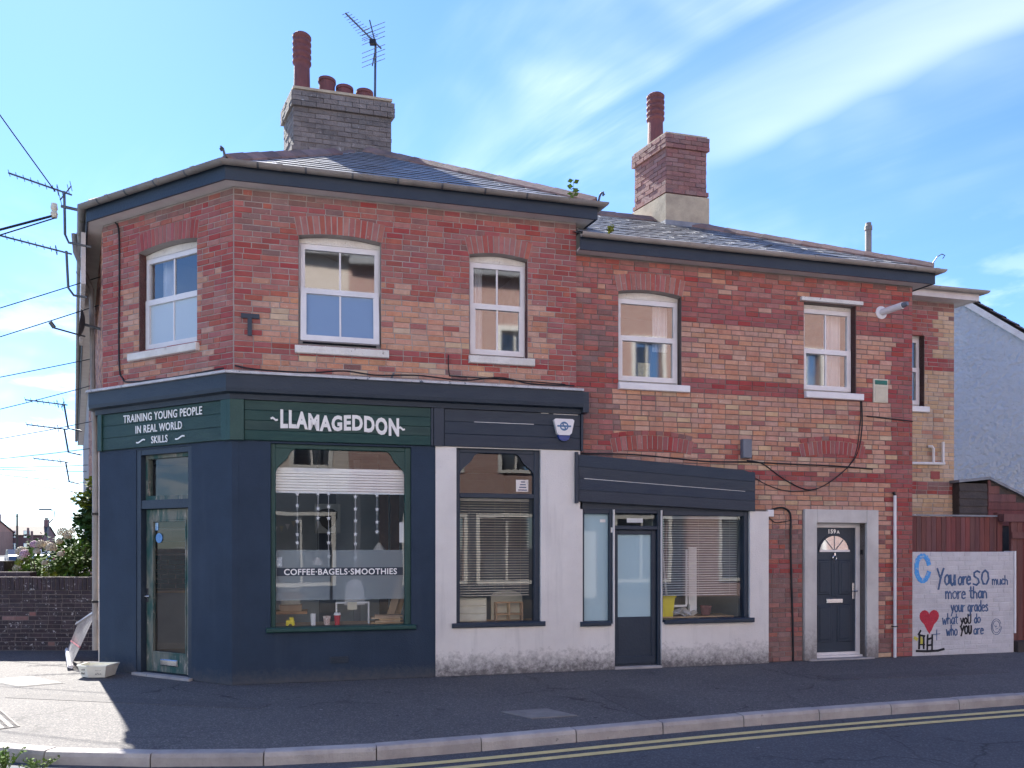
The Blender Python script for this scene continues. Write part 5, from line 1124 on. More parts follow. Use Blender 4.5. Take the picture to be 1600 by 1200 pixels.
# ------------------------------------------------------------------ painted garden wall, boards and gate on the right
GW0, GW1 = 9.785, 11.69
gw = thing('painted_wall', 'low whitewashed brick wall with painted writing, a red heart and a blue C', 'wall', A(10.7,0,0))
obj('wall_core', MB().box(A, GW0, GW1, -0.22, -0.02, -0.02, 1.588), MT['brick_white'], gw)
for b in lay(A, GW0, GW1, 0.0, 1.59, [], lambda s, z: 'brick_white', n=-0.024, bond=0.25):
    fr, u, v, a, z, n, mt = b
    inst('brick', brick_mesh(mt), gw, fr((u+v)/2, n, (a+z)/2), fr.a, ((v-u)/0.2125, 1, (z-a)/0.0652))
GN = -0.018
def gm(x, y): return (GW0 + (x-40)/1028*(GW1-GW0), 1.59 - (y-75)/1035*1.59)
GL = {
 'Y': (0.62, [[(0,1),(0.22,0.5)], [(0.55,1),(0.28,0.4),(0.1,-0.25)]]), 'o': (0.5, [[(0.22,0.6),(0.05,0.45),(0.03,0.2),(0.18,0),(0.36,0.08),(0.42,0.35),(0.35,0.55),(0.22,0.6)]]),
 'u': (0.5, [[(0.03,0.6),(0.05,0.15),(0.18,0),(0.34,0.12),(0.4,0.6)], [(0.4,0.6),(0.43,0)]]), 'a': (0.5, [[(0.4,0.5),(0.22,0.6),(0.05,0.4),(0.06,0.12),(0.2,0),(0.36,0.15),(0.4,0.58),(0.43,0)]]),
 'r': (0.4, [[(0.04,0.6),(0.06,0)], [(0.06,0.38),(0.18,0.56),(0.34,0.58)]]), 'e': (0.46, [[(0.05,0.3),(0.38,0.36),(0.34,0.55),(0.18,0.6),(0.04,0.4),(0.06,0.1),(0.2,0),(0.38,0.08)]]),
 'S': (0.6, [[(0.5,0.9),(0.3,1),(0.1,0.85),(0.12,0.62),(0.4,0.42),(0.46,0.18),(0.28,0),(0.05,0.08)]]), 'O': (0.66, [[(0.3,1),(0.1,0.8),(0.05,0.4),(0.18,0.04),(0.4,0.05),(0.55,0.4),(0.5,0.82),(0.3,1)]]),
 'm': (0.7, [[(0.03,0.6),(0.05,0)], [(0.05,0.4),(0.18,0.6),(0.3,0.45),(0.31,0)], [(0.31,0.4),(0.44,0.6),(0.57,0.45),(0.6,0)]]), 'c': (0.44, [[(0.38,0.5),(0.22,0.6),(0.06,0.4),(0.08,0.1),(0.22,0),(0.38,0.1)]]),
 'h': (0.5, [[(0.05,1),(0.06,0)], [(0.06,0.35),(0.2,0.58),(0.36,0.45),(0.4,0)]]), 't': (0.38, [[(0.16,0.95),(0.17,0.1),(0.3,0)], [(0.02,0.62),(0.34,0.62)]]), 'n': (0.5, [[(0.04,0.6),(0.06,0)], [(0.06,0.38),(0.2,0.6),(0.35,0.45),(0.39,0)]]),
 'y': (0.5, [[(0.03,0.6),(0.2,0.1)], [(0.4,0.6),(0.22,0.0),(0.05,-0.35)]]), 'g': (0.5, [[(0.38,0.5),(0.22,0.6),(0.06,0.4),(0.1,0.1),(0.26,0.05),(0.38,0.3),(0.39,0.58)], [(0.39,0.58),(0.37,-0.2),(0.2,-0.38),(0.05,-0.28)]]),
 'd': (0.5, [[(0.36,0.45),(0.2,0.58),(0.05,0.35),(0.08,0.08),(0.22,0),(0.36,0.2)], [(0.38,1),(0.4,0)]]), 's': (0.42, [[(0.34,0.52),(0.2,0.6),(0.07,0.48),(0.3,0.25),(0.32,0.08),(0.18,0),(0.04,0.06)]]),
 'w': (0.64, [[(0.02,0.6),(0.14,0),(0.28,0.45),(0.4,0),(0.56,0.6)]]), 'U': (0.55, [[(0.05,1),(0.06,0.2),(0.2,0),(0.38,0.1),(0.44,0.3),(0.45,1)]]), '.': (0.3, [[(0.1,0.0),(0.14,0.0)]]) }
def handwrite(text, x0, x1, base, cap, matn, w=0.016):
    tot = sum(GL[c][0] if c in GL else 0.32 for c in text); k = (x1-x0)/tot; x = x0; m = MB()
    for ch_ in text:
        if ch_ not in GL: x += 0.32*k; continue
        adv, st_ = GL[ch_]; jy = random.uniform(-3, 3)
        for pl in st_: stroke(m, A, [gm(x+px_*k, base+jy-py_*cap) for px_, py_ in pl], w*1.4*random.uniform(.8, 1.2), GN, 0.006)
        x += adv*k
    obj('handwriting', m, MT[matn], gw)
handwrite('You', 285, 470, 408, 165, 'ink', 0.022); handwrite('are', 492, 625, 408, 135, 'ink', 0.018); handwrite('SO', 640, 820, 412, 145, 'ink', 0.021); handwrite('much', 840, 1010, 414, 95, 'ink', 0.011)
handwrite('more than', 365, 795, 548, 120, 'ink', 0.014); handwrite('your grades', 420, 800, 682, 110, 'ink', 0.013); handwrite('what', 335, 492, 802, 105, 'ink', 0.013); handwrite('YOU', 515, 628, 802, 85, 'ink_black', 0.016) if 0 else None
handwrite('yoU', 515, 630, 802, 95, 'ink_black', 0.015); handwrite('do', 655, 725, 800, 95, 'ink', 0.013); handwrite('who', 375, 490, 918, 105, 'ink', 0.012); handwrite('YOU', 518, 632, 905, 80, 'ink_black', 0.017); handwrite('are', 650, 755, 914, 95, 'ink', 0.012)
hp = []
for i in range(28):
    t = 2*math.pi*i/28; hx = 16*math.sin(t)**3; hy = 13*math.cos(t)-5*math.cos(2*t)-2*math.cos(3*t)-math.cos(4*t); hp.append(gm(205+hx*6.0, 745-hy*7.4+ (30 if hy < -9 else 0)))
obj('painted_heart', MB().prism(A, hp, GN, GN+0.006), MT['red_wall'], gw)
m = MB()
for _ in range(2):
    stroke(m, A, [gm(140+random.uniform(-4,4)+62*math.cos(t)*1.0, 240-125*math.sin(t)) for t in [R(20+i*20) for i in range(17)]], 0.07, GN, 0.005)
obj('painted_letter_c', m, MT['blue'], gw)
m = MB()
for pl, w in (([(100,900),(120,860)], .03), ([(110,900),(105,1040)], .035), ([(150,910),(150,1040)], .03), ([(105,905),(160,915)], .03), ([(100,1000),(160,1000)], .02), ([(190,905),(185,1050)], .03), ([(235,905),(232,1050)], .03), ([(190,950),(235,935)], .03), ([(190,1010),(235,1005)], .028), ([(80,1062),(180,1068),(290,1066),(350,1052)], .035)): stroke(m, A, [gm(*p) for p in pl], w, GN, 0.005)
obj('painted_figures', m, MT['ink_black'], gw)
m = MB(); stroke(m, A, [gm(115,925), gm(135,960), gm(130,985)], 0.05, GN, 0.003); stroke(m, A, [gm(62,930), gm(85,945)], 0.05, GN, 0.003); obj('yellow_paint', m, mk('yellow_spray', (0.62,0.56,0.08), (0.5,0.46,0.1), 20), gw)
m = MB(); stroke(m, A, [gm(280,855), gm(278,960)], .014, GN, .004); stroke(m, A, [gm(245,903), gm(312,898)], .012, GN, .004)
for rx, ry, o in ((52,82,0), (38,62,.4)): stroke(m, A, [gm(885+rx*math.cos(o+i*.42), 845+ry*math.sin(o+i*.42)) for i in range(15)], .008, GN, .004)
stroke(m, A, [gm(868,830), gm(880,850), gm(890,835)], .007, GN, .004); stroke(m, A, [gm(878,870), gm(898,862)], .007, GN, .004)
obj('painted_marks', m, MT['ink'], gw)
obj('edge_strip', MB().box(A, GW1+.001, GW1+0.03, -0.2, 0.0, 0.3, 1.6), MT['white'], gw)
bf = thing('board_fence', 'maroon vertical boarding standing behind the whitewashed wall', 'fence', A(10.7,-0.3,0))
x = GW0
while x < GW1-0.05:
    w = random.uniform(0.085, 0.1); obj('board', MB().bbox(A, x+.002, min(x+w, GW1)-.002, -0.27+random.uniform(-.004,.004), -0.245, 1.45, 2.14+random.uniform(-.006,.006), .004), MT['maroon'], bf); x += w
obj('capping', MB().box(A, GW0, GW1-0.1, -0.28, -0.225, 2.149, 2.175), MT['lead'], bf)
obj('rail', MB().box(A, GW0, GW1, -0.32, -0.275, 1.75, 1.82), MT['maroon'], bf)
gt = thing('board_gate', 'tall maroon boarded gate at the right edge of the photo', 'gate', A(12.3,-0.1,0))
for i in range(12): obj('board', MB().bbox(A, GW1+0.06+i*0.12, GW1+0.175+i*0.12, -0.16, -0.12+random.uniform(-.003,.003), 0.06, 2.06, .004), MT['maroon'], gt)
obj('ledge_rail', MB().box(A, GW1+0.05, GW1+1.5, -0.118, -0.09, 1.80, 1.90), MT['maroon'], gt)
obj('gate_post', MB().box(A, GW1-0.10, GW1-0.004, -0.30, -0.225, 1.2, 2.22), MT['maroon'], gt)
tag_obj('concrete_block', MB().bbox(A, GW1+0.035, GW1+0.5, -0.1, 0.03, -0.02, 0.17), 'dark_board', 'dark concrete block at the foot of the maroon gate', 'block')
tag_obj('gate_lintel', MB().box(A, GW1-0.1, GW1+1.6, -0.20, -0.10, 2.07, 2.19), 'maroon', 'maroon beam over the boarded gate', 'beam')

# ------------------------------------------------------------------ cream brick rear wing
XN = -0.9
rw = thing('rear_wing', 'cream brick rear wing with a narrow white window, set back from the red house', 'building', A(10.6,XN,0))
XF = Frame(*A(0,XN,0)[:2], *DM)
XW = (10.30, 10.80, 4.0, 5.22); X1 = 11.40
obj('wall', holed_wall(XF, 9.6, X1, 0.0, 5.78, [XW], -0.24, 0.0).box(Frame(*XF(X1,0,0)[:2], RD.x, RD.y), 0.12, 4, -0.24, -0.004, 0, 5.78), MT['mortar'], rw)
def rule_wing(s, z):
    r = random.random()
    if 4.62 < z < 4.86 or 2.95 < z < 3.1 - 0 and r < 0: return 'brick_deep' if r < .8 else 'brick_red'
    if 2.52 < z < 2.75: return 'brick_deep' if r < .5 else 'brick_soot'
    if s < 11.0 and z > 4.86 and z < 5.6: return 'brick_deep' if r < .6 else 'brick_red'
    if z > 5.64 or (z > 5.5 and r < .4): return 'brick_soot'
    return 'brick_buff' if r < 0.9 else 'brick_peach'
place_bricks(lay(XF, 9.9, X1, 1.9, 5.76, [XW], rule_wing), rw, 300)
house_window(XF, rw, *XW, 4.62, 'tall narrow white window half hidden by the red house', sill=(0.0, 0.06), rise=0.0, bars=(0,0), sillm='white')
xp = [tuple(XF(9.7,0,0)[:2]), tuple(XF(X1,0,0)[:2]), tuple((XF(X1,0,0)+RD*4)[:2])]
obj('soffit', MB().sweep(xp, [(-0.05,5.775), (0.22,5.775), (0.22,5.80), (-0.05,5.80)]), MT['soffit'], rw)
obj('fascia_board', MB().sweep(xp, [(0.215,5.765), (0.235,5.765), (0.235,5.90), (0.215,5.90)]), MT['soffit'], rw)
obj('gutter', MB().sweep(xp, gutter_prof(0.237, 5.915)), MT['gutter_pale'], rw)
xe = [Vector((x, y, 5.93)) for x, y in offset(xp, 0.25)]
obj('roof', MB().quad(xe[0], xe[1], XF(10.4,-2.5,6.9), XF(8.5,-2.5,6.9)).quad(xe[1], xe[2], XF(10.4,-2.5,6.9)), MT['slate'], rw)
obj('flue_pipe', MB().lathe(A(10.6,-2.0,6.2), [(0.055,0), (0.055,1.17), (0.066,1.17), (0.066,1.24), (0.05,1.26), (0.05,1.30), (0.0,1.31)], 14), MT['gutter'], rw)
wpz = thing('waste_pipe', 'white waste pipes on the cream brick wing', 'pipe', XF(11.0,0.05,2.9))
obj('pipe', MB().tube([XF(10.5,0.05,3.05), XF(11.16,0.05,3.06)], 0.024, 8).tube([XF(11.12,0.06,3.06), XF(11.12,0.06,3.42)], 0.022, 8).tube([XF(10.93,0.06,3.06), XF(10.93,0.06,3.30), XF(10.90,0.06,3.34), XF(10.86,0.02,3.34)], 0.022, 8), MT['white'], wpz)
obj('air_brick', MB().box(XF, 10.92, 11.10, 0.008, 0.014, 2.80, 2.93), MT['brick_deep'], rw)
# shed behind the gate
sh = thing('garden_shed', 'small shed with dark weatherboards and a maroon gable behind the boarding', 'shed', A(12.2,-0.75,0))
SN = -0.75
s0_, s1_ = 11.36, 11.93
for i in range(5): obj('weatherboard', MB().prism(lambda a, n, z: A(n, a, z), [(SN-.02, 2.10+i*.125), (SN+.012, 2.10+i*.125), (SN-.004, 2.232+i*.125), (SN-.02, 2.232+i*.125)], s0_, s1_), MT['dark_board'], sh)
obj('shed_core', MB().box(A, s0_, s1_, SN-1.2, SN-.022, 0.0, 2.73).prism(A, [(s1_+.002,0), (s1_+2,0), (s1_+2,2.02), (s1_+.002,2.80)], SN-1.2, SN-.005), MT['dark_board'], sh)
for i in range(6):
    zb = 2.02+i*.135; xr = s1_+.002+(2.78-zb-.13)/0.39 if zb+.13 > 2.02 else s1_+2
    obj('gable_board', MB().bbox(A, s1_+.003, max(s1_+.06, min(s1_+2, xr)), SN, SN+.02, zb, zb+.131, .004), MT['maroon'], sh)
obj('shed_roof', MB().prism(A, [(s0_-.06,2.735), (s1_,2.80), (s1_+2.1,1.98), (s1_+2.1,2.02), (s1_,2.845), (s0_-.06,2.78)], SN-1.25, SN+.06), MT['lead'], sh)

# white rendered neighbour with brown tiled roof
nh = thing('white_house', 'white rendered house gable with a brown tiled roof behind the rear wing', 'house', (12,17,0))
NF = Frame(8.05, 20.9, 0.7071, -0.7071)
obj('gable_wall', MB().prism(NF, [(-1.9,0), (8.2,0), (8.2,3.6), (3.75,7.55), (-1.9,3.6)], -0.3, 0.0), MT['house_render'], nh)
obj('verge_board', MB().prism(NF, [(3.75,7.57), (8.5,3.36), (8.5,3.20), (3.75,7.40)], 0.002, 0.09), MT['old_white'], nh)
obj('roof', MB().add([NF(3.75,0.08,7.61), NF(8.6,0.08,3.31), NF(8.6,-9,3.31), NF(3.75,-9,7.61), NF(-2.3,-9,3.31), NF(-2.3,0.08,3.31)], [(0,1,2,3), (0,3,4,5)]), MT['roof_tile'], nh)
m = MB(); dv = Vector((NF(8.6,0,3.31)-NF(3.75,0,7.61))); sl = dv.length; dv.normalize(); up_ = dv.cross(NF.n).normalized(); up_ = up_ if up_.z > 0 else -up_
for r in range(20):
    for q in range(28):
        p = NF(3.75,0.06,7.61) + dv*(r*0.35) + NF.n*(-q*0.3) + up_*0.02
        a = p; b = p - NF.n*0.28; c_ = b + dv*0.38 + up_*0.03; d_ = a + dv*0.38 + up_*0.03; mid0 = (a+b)/2+up_*0.035; mid1 = (c_+d_)/2+up_*0.035
        m.add([a, mid0, b, c_, mid1, d_], [(0,1,4,5), (1,2,3,4)])
obj('roof_tiles', m, MT['roof_tile'], nh, kind='stuff')

# ------------------------------------------------------------------ side street face: pipes, panels, dish
sv = lambda t, n, z: S(26-t, n, z)                                   # t metres back along the side street
dp = thing('downpipe', 'pale plastic downpipe at the street corner of the shop', 'pipe', sv(0.16,0.1,0))
obj('pipe', MB().tube([sv(0.16,0.09,0.25), sv(0.16,0.09,3.0), sv(0.16,0.10,3.6)], 0.036, 10), MT['gutter_pale'], dp)
for z in (0.9, 2.1): obj('bracket', MB().box(lambda a, n, z_: sv(a, n, z_), 0.11, 0.21, 0.0, 0.13, z, z+0.03), MT['black'], dp)
dp2 = thing('downpipe', 'grey downpipe hanging from the side street gutter', 'pipe', sv(0.9,0.3,2))
obj('pipe', MB().tube([sv(0.9,0.34,6.16), sv(0.9,0.32,5.9), sv(0.9,0.12,5.4), sv(0.9,0.10,3.9)], 0.036, 10), MT['gutter'], dp2)
for i in range(9): obj('soffit_board', MB().box(lambda a, n, z: sv(a, n, z), 0.35+i*0.42, 0.74+i*0.42, 0.20, 0.255, 5.30, 6.01), MT['soffit'], shop)
sd = thing('satellite_dish', 'small dark satellite dish on the side street wall below the aerials', 'satellite dish', sv(0.8,0.2,4.7))
obj('dish', MB().lathe(sv(0.8,0.2,4.85), [(0.0,0.0), (0.1,0.015), (0.17,0.04), (0.21,0.07)], 18, ax=(Vector((-0.49,0.87,0.0)).normalized(), Vector((0.1,0.05,0.99)).normalized(), Vector((-0.87,-0.49,0.1)).normalized())), MT['metal'], sd)
obj('arm', MB().tube([sv(0.8,0.2,4.68), sv(0.7,0.60,4.73)], 0.012, 6).tube([sv(0.75,0.0,4.8), sv(0.8,0.2,4.85)], 0.02, 6), MT['metal'], sd)
obj('receiver', MB().tube([sv(0.7,0.58,4.73), sv(0.69,0.63,4.80)], 0.03, 8), MT['metal'], sd)
def yagi(name, label, base, tip, mast, nel, elw, eldir, refl, group, r=0.012):
    t = thing(name, label, 'aerial', mast[0], group); base, tip = Vector(base), Vector(tip); d = tip-base
    obj('mast', MB().tube(mast, 0.017, 8), MT['metal'], t); obj('boom', MB().tube([base-d.normalized()*0.08, tip], r, 6), MT['metal'], t)
    e = Vector(eldir).normalized()
    for i in range(nel):
        p = base + d*(0.22+0.77*i/(nel-1)); obj('director', MB().tube([p-e*elw, p+e*elw], 0.0045, 5), MT['metal'], t)
    obj('dipole', MB().tube([base+d*.14+e*elw*q+Vector((0,0,.03*s)) for q, s in ((-1,1),(1,1),(1.1,0),(1,-1),(-1,-1),(-1.1,0),(-1,1))], 0.005, 5), MT['metal'], t)
    if refl:
        upv = e.cross(d.normalized()).normalized(); upv = upv if upv.z > 0 else -upv
        for s in (-1, 1):
            for i in range(1, refl+1):
                p = base + upv*s*0.045*i*1.6 + d.normalized()*0.04*i*s*0; obj('reflector_rod', MB().tube([p-e*elw*1.5, p+e*elw*1.5], 0.0045, 5), MT['metal'], t)
            obj('reflector_arm', MB().tube([base, base+upv*s*0.075*refl], 0.009, 5), MT['metal'], t)
    return t
yagi('tv_aerial', 'upper roof aerial on the left street corner pointing left', (-6.02,10.38,6.44), (-6.74,10.30,6.67), [(-5.72,10.46,5.74), (-5.98,10.38,5.77), (-6.03,10.38,5.88), (-6.04,10.38,6.46)], 7, 0.055, (0.3,-0.85,0.4), 2, 'aerials on the left street corner')
yagi('tv_aerial', 'lower roof aerial on the left street corner pointing left', (-6.12,10.55,5.70), (-6.98,10.45,5.90), [(-5.85,10.60,5.10), (-6.02,10.57,5.12), (-6.09,10.56,5.22), (-6.11,10.55,5.72)], 8, 0.05, (0.3,-0.85,0.4), 0, 'aerials on the left street corner')
for k, (y, z, dx) in enumerate(((14.5, 4.35, 0), (14.9, 3.95, 0), (17.5, 3.6, 0))):
    xw = L0.x - 0.495*(y-L0.y)/0.869 - 0.25
    yagi('tv_aerial', ['topmost of the three small far aerials down the side street', 'middle of the three small far aerials down the side street', 'lowest and farthest of the small aerials down the side street'][k], (xw-0.35,y,z), (xw-1.0,y-.1,z+.07), [(xw,y,z-.5), (xw-.25,y,z-.45), (xw-.33,y,z)], 6, 0.08, (0.3,-0.85,0.4), 1 if k == 0 else 0, 'far aerials down the side street')
br_ = thing('cable_bracket', 'wall bracket with a ceramic insulator holding the overhead cables', 'bracket', (-5.95,10.4,6.2))
obj('arm', MB().tube([(-5.75,10.42,6.2), (-6.08,10.38,6.26)], 0.02, 6), MT['metal'], br_)
obj('insulator', MB().lathe((-6.17,10.37,6.10), [(0.0,0), (0.035,0), (0.045,0.06), (0.03,0.09), (0.045,0.12), (0.035,0.19), (0,0.19)], 12), MT['cream'], br_)
def span(p, q, sag, r, label, grp='overhead cables'):
    p, q = Vector(p), Vector(q); pts = [p.lerp(q, i/14) - Vector((0,0,4*sag*(i/14)*(1-i/14))) for i in range(15)]
    return tag_obj('overhead_cable', MB().tube(pts, r, 5), 'cable', label, 'cable', grp)
span((-6.15,10.36,6.45), (-13,8.5,17.5), 0.25, 0.009, 'overhead cable rising steeply to the upper left edge')
span((-6.17,10.35,6.12), (-16,9.0,0.2+2.9), 0.1, 0.016, 'thick cable slanting down left from the insulator')
span((-6.15,10.37,6.10), (-16,9.1,0.1+2.6), 0.12, 0.009, 'thin cable beside the thick one slanting down left')
pts = [(-5.98,11.2,5.60, -19,13,3.0), (-6.1,11.6,5.35, -19,14,1.9+1.0), (-6.9,13.6,5.1, -22,16,3.4), (-7.2,14.6,4.95, -26,22,4.2), (-7.4,15.4,4.4, -26,24,4.6), (-8.2,17.5,4.1, -30,28,5.0), (-9.2,20,3.9, -34,34,6.2), (-9.8,21.5,3.8, -36,38,7.0), (-10.6,23.5,3.5, -40,45,8.0), (-11.4,25.5,3.1, -42,50,8.6), (-12,27.5,3.0, -46,58,9.6), (-12.6,29.5,2.8, -48,64,10.5)]
nm = ['highest of the thin cables crossing the sky left of the building', 'second of the thin cables left of the building', 'third of the thin cables left of the building', 'fourth of the thin cables left of the building', 'fifth of the thin cables left of the building', 'sixth of the thin cables left of the building', 'seventh of the thin cables left of the building', 'eighth of the thin cables left of the building', 'ninth of the thin cables left of the building', 'tenth of the thin cables left of the building', 'eleventh of the thin cables left of the building', 'lowest of the thin cables left of the building']
for i, (x, y, z, X, Y, Z) in enumerate(pts): span((x,y,z), (X,Y,Z), 0.5 if i > 2 else 0.15, 0.0045+0.00028*y, nm[i])
# aerial on the big chimney
ca = thing('chimney_aerial', 'large television aerial on a tall mast on the corner building chimney', 'aerial', (-2.20,12.35,8.86))
obj('mast', MB().tube([(-2.225,12.48,8.7), (-2.21,12.46,9.84)], 0.019, 8), MT['metal'], ca)
b0, b1 = Vector((-2.12,12.30,9.66)), Vector((-2.62,12.10,10.06)); dd = b1-b0
obj('boom', MB().tube([b0-dd*.06, b1], 0.013, 6), MT['metal'], ca)
ed = Vector((0.95,-0.1,0.30)).normalized()
for i in range(11): p = b0+dd*(0.25+0.74*i/10); w = 0.06+0.06*(1-i/10); obj('director', MB().tube([p-ed*w, p+ed*w], 0.0045, 5), MT['metal'], ca)
for i in range(8): p = Vector((-2.22,12.33,9.42+i*0.075+(0.06 if i > 3 else 0))); obj('reflector_rod', MB().tube([p-ed*0.2, p+ed*0.2], 0.005, 5), MT['metal'], ca)
obj('reflector_spine', MB().tube([(-2.24,12.34,9.38), (-2.18,12.34,9.7), (-2.28,12.32,10.1)], 0.011, 6), MT['metal'], ca)
obj('dipole_box', MB().box(W, -2.27, -2.17, 12.24, 12.31, 9.68, 9.75), MT['black'], ca)
# weeds on the roofs and the kerb
def weed(name, label, c, h, k, spread, mat='leaf', lw=0.05):
    m = MB(); c = Vector(c)
    for i in range(k):
        d = Vector((random.gauss(0,1), random.gauss(0,1), 0)).normalized()*spread*random.random(); t = c+d+Vector((0,0,h*random.uniform(.5,1)))
        m.tube([c+d*.2, (c+t)/2+d*.1, t], 0.003, 4, 0)
        for j in range(5):
            p = c.lerp(t, .3+.17*j); u = Vector((random.gauss(0,1), random.gauss(0,1), random.gauss(0,.6))).normalized()*lw; v = u.cross(Vector((random.gauss(0,1), random.gauss(0,1), 1))).normalized()*lw*.35
            m.quad(p, p+u*.5+v, p+u, p+u*.5-v)
    return tag_obj(name, m, mat, label, 'plant')
weed('weed', 'single green sprig growing from the corner roof gutter', M(4.28,0.12,6.28), 0.28, 2, 0.03, lw=0.09)
weed('weed', 'bright green tuft in the gutter where the two roofs meet', A(4.75,0.30,5.84), 0.09, 10, 0.07, 'leaf_gold')
weed('weed', 'green weed growing at the kerb in the lower left corner', (-4.03,6.12,-0.10), 0.17, 26, 0.14, lw=0.035)
weed('weed', 'low grey-green weed along the kerb stone at lower left', (-3.75,6.10,-0.10), 0.09, 16, 0.16, lw=0.03)

# leaning slatted panel and the plastic tub
sp = thing('slatted_panel', 'white slatted panel leaning against the side wall by the downpipe', 'panel', (-6.2,11.0,0))
b0, b1, t0, t1 = Vector((-5.98,10.42,0.04)), Vector((-6.70,11.60,0.12)), Vector((-5.74,10.64,0.77)), Vector((-6.41,11.35,0.52))
nrm_ = (b1-b0).cross(t0-b0).normalized()
def beam(p, q, w, th, side):
    p, q = Vector(p), Vector(q); a = side.normalized()*w/2; n = (q-p).cross(side).normalized()*th/2
    return MB().add([p-a-n, p+a-n, p+a+n, p-a+n, q-a-n, q+a-n, q+a+n, q-a+n], [(0,1,2,3), (4,7,6,5), (0,4,5,1), (1,5,6,2), (2,6,7,3), (3,7,4,0)])
obj('top_rail', beam(t0, t1, 0.06, 0.035, nrm_), MT['alu'], sp); obj('bottom_rail', beam(b0, b1, 0.06, 0.04, nrm_), MT['white'], sp)
for i in range(9): f = (i+.5)/9; obj('slat', beam(b0.lerp(b1,f), t0.lerp(t1,f), 0.055, 0.012, (b1-b0)), MT['alu'], sp)
obj('strap', beam(b0.lerp(t0,.35), b1.lerp(t1,.35), 0.02, 0.016, (t0-b0)), mk('red_strap', (0.35,0.10,0.12)), sp)
tb = thing('plastic_tub', 'cream plastic tub with scribbled writing on the pavement by the wall', 'tub', (-5.30,9.90,0))
TF = Frame(-5.50, 9.93, 0.95, -0.05)
P0 = [TF(a, n, z) for z, k in ((0.004, 0.0), (0.15, 0.035)) for a, n in ((0.0-k,0.09+k), (0.13,0.16+k), (0.33+k,0.13+k), (0.33+k,-0.1-k), (0.0-k,-0.1-k))]
obj('bowl', MB().add(P0, [(4,3,2,1,0), (0,1,6,5), (1,2,7,6), (2,3,8,7), (3,4,9,8), (4,0,5,9)]), MT['tub'], tb)
obj('rim', MB().tube([P0[5], P0[6], P0[7], P0[8], P0[9], P0[5]], 0.011, 6), MT['tub'], tb)
m = MB()
def scrib(a, b, z, k):
    d = (b-a); L = d.length; d.normalize(); nn = Vector((d.y,-d.x,0)); x = 0.0
    while x < L-0.02:
        p = a+d*x+nn*.006; h = random.choice((.018,.026)); w_ = random.uniform(.008,.014)
        m.tube([p+Vector((0,0,z)), p+d*w_*.5+Vector((0,0,z+h)), p+d*w_+Vector((0,0,z+h*.3))], 0.0022, 4); x += w_+.008
mid_a = (P0[0]+P0[5])/2; mid_b = (P0[1]+P0[6])/2; mid_c = (P0[2]+P0[7])/2
for z in (0.015, -0.035):
    scrib(mid_a.lerp(mid_b,.3), mid_a.lerp(mid_b,.8), z, 5); scrib(mid_b.lerp(mid_c,.45), mid_b.lerp(mid_c,.85), z, 5)
obj('scribble', m, MT['ink_black'], tb)

# ------------------------------------------------------------------ garden wall with brick-on-edge coping
gd = thing('garden_wall', 'dark weathered brick garden wall with soldier-course top in the shade', 'wall', (-8,12.3,0))
GF = Frame(-11.4, 12.42, 1.0, -0.005)
obj('wall_core', MB().box(GF, 0, 4.85, -0.2, 0.0, -0.05, 0.96).box(Frame(-11.4,12.42,-0.495,0.869), 0, 6, -0.2, 0, -0.05, 0.96), MT['mortar_dark'], gd)
for fr, u, v, a, z, n, mt in lay(GF, 0.4, 4.85, 0.0, 0.965, [], lambda s, z: 'brick_garden' if random.random() < .96 else 'brick_soot', bond=.2):
    inst('brick', brick_mesh(mt), gd, fr((u+v)/2, n, (a+z)/2), fr.a, ((v-u)/0.2125, 1, (z-a)/0.0652))
x = 0.4
while x < 4.84:
    obj('coping_brick', MB().bbox(GF, x+.005, x+.068, -0.215, 0.012+random.uniform(-.004,.004), 0.968, 1.178+random.uniform(-.004,.004), .005), MT['brick_garden'], gd); x += 0.073
obj('coping_mortar', MB().box(GF, 0, 4.85, -0.205, 0.0, 0.961, 1.165), MT['mortar_dark'], gd)
lw2 = tag_obj('low_inner_wall', MB().bbox(W, -10.4, -8.15, 13.0, 13.2, 0.0, 1.24), 'brick_garden', 'low dark inner wall just behind the garden wall', 'wall')
tag_obj('gate_pier', MB().bbox(W, -9.6, -8.85, 13.4, 13.75, 0.0, 1.42), 'brick_garden', 'short dark brick pier behind the garden wall at the left edge', 'pier')
soil = obj('garden', MB().box(W, -11.3, -6.8, 12.64, 26, -0.05, 0.25), mk('soil', (0.09,0.07,0.05), (0.06,0.07,0.035), 3), kind='structure')

# ------------------------------------------------------------------ plants
def leaves(m, c, rad, k, size, mi=0, flat=0.8):
    c = Vector(c)
    for _ in range(k):
        while True:
            d = Vector((random.uniform(-1,1), random.uniform(-1,1), random.uniform(-1,1)))
            if 0.2 < d.length < 1: break
        d = d*(0.6+0.4*random.random()); p = c + Vector((d.x*rad[0], d.y*rad[1], d.z*rad[2]))
        s = size*random.uniform(.6,1.3); u = (d.normalized()+Vector((random.gauss(0,.7), random.gauss(0,.7), random.gauss(-.2,.5)))).normalized()*s; v = u.cross(Vector((random.gauss(0,.5), random.gauss(0,.5), 1))).normalized()*s*.42; w = u.cross(v).normalized()*s*.12
        m.add([p, p+u*.5+v+w, p+u, p+u*.5-v+w], [(0,1,2), (0,2,3)], mi)
tr = thing('garden_tree', 'dense dark green tree with golden tips beside the street wall', 'tree', (-8.0,15.5,0.2))
obj('trunk', MB().tube([(-8.0,15.5,0.2), (-8.02,15.48,1.0), (-7.98,15.5,1.8), (-8.02,15.5,2.6)], [0.10,0.085,0.07,0.04], 9).tube([(-8.0,15.49,1.3), (-8.3,15.4,1.9)], [0.05,0.03], 7).tube([(-8.0,15.5,1.6), (-7.7,15.6,2.1)], [0.05,0.03], 7), MT['bark'], tr)
m = MB()
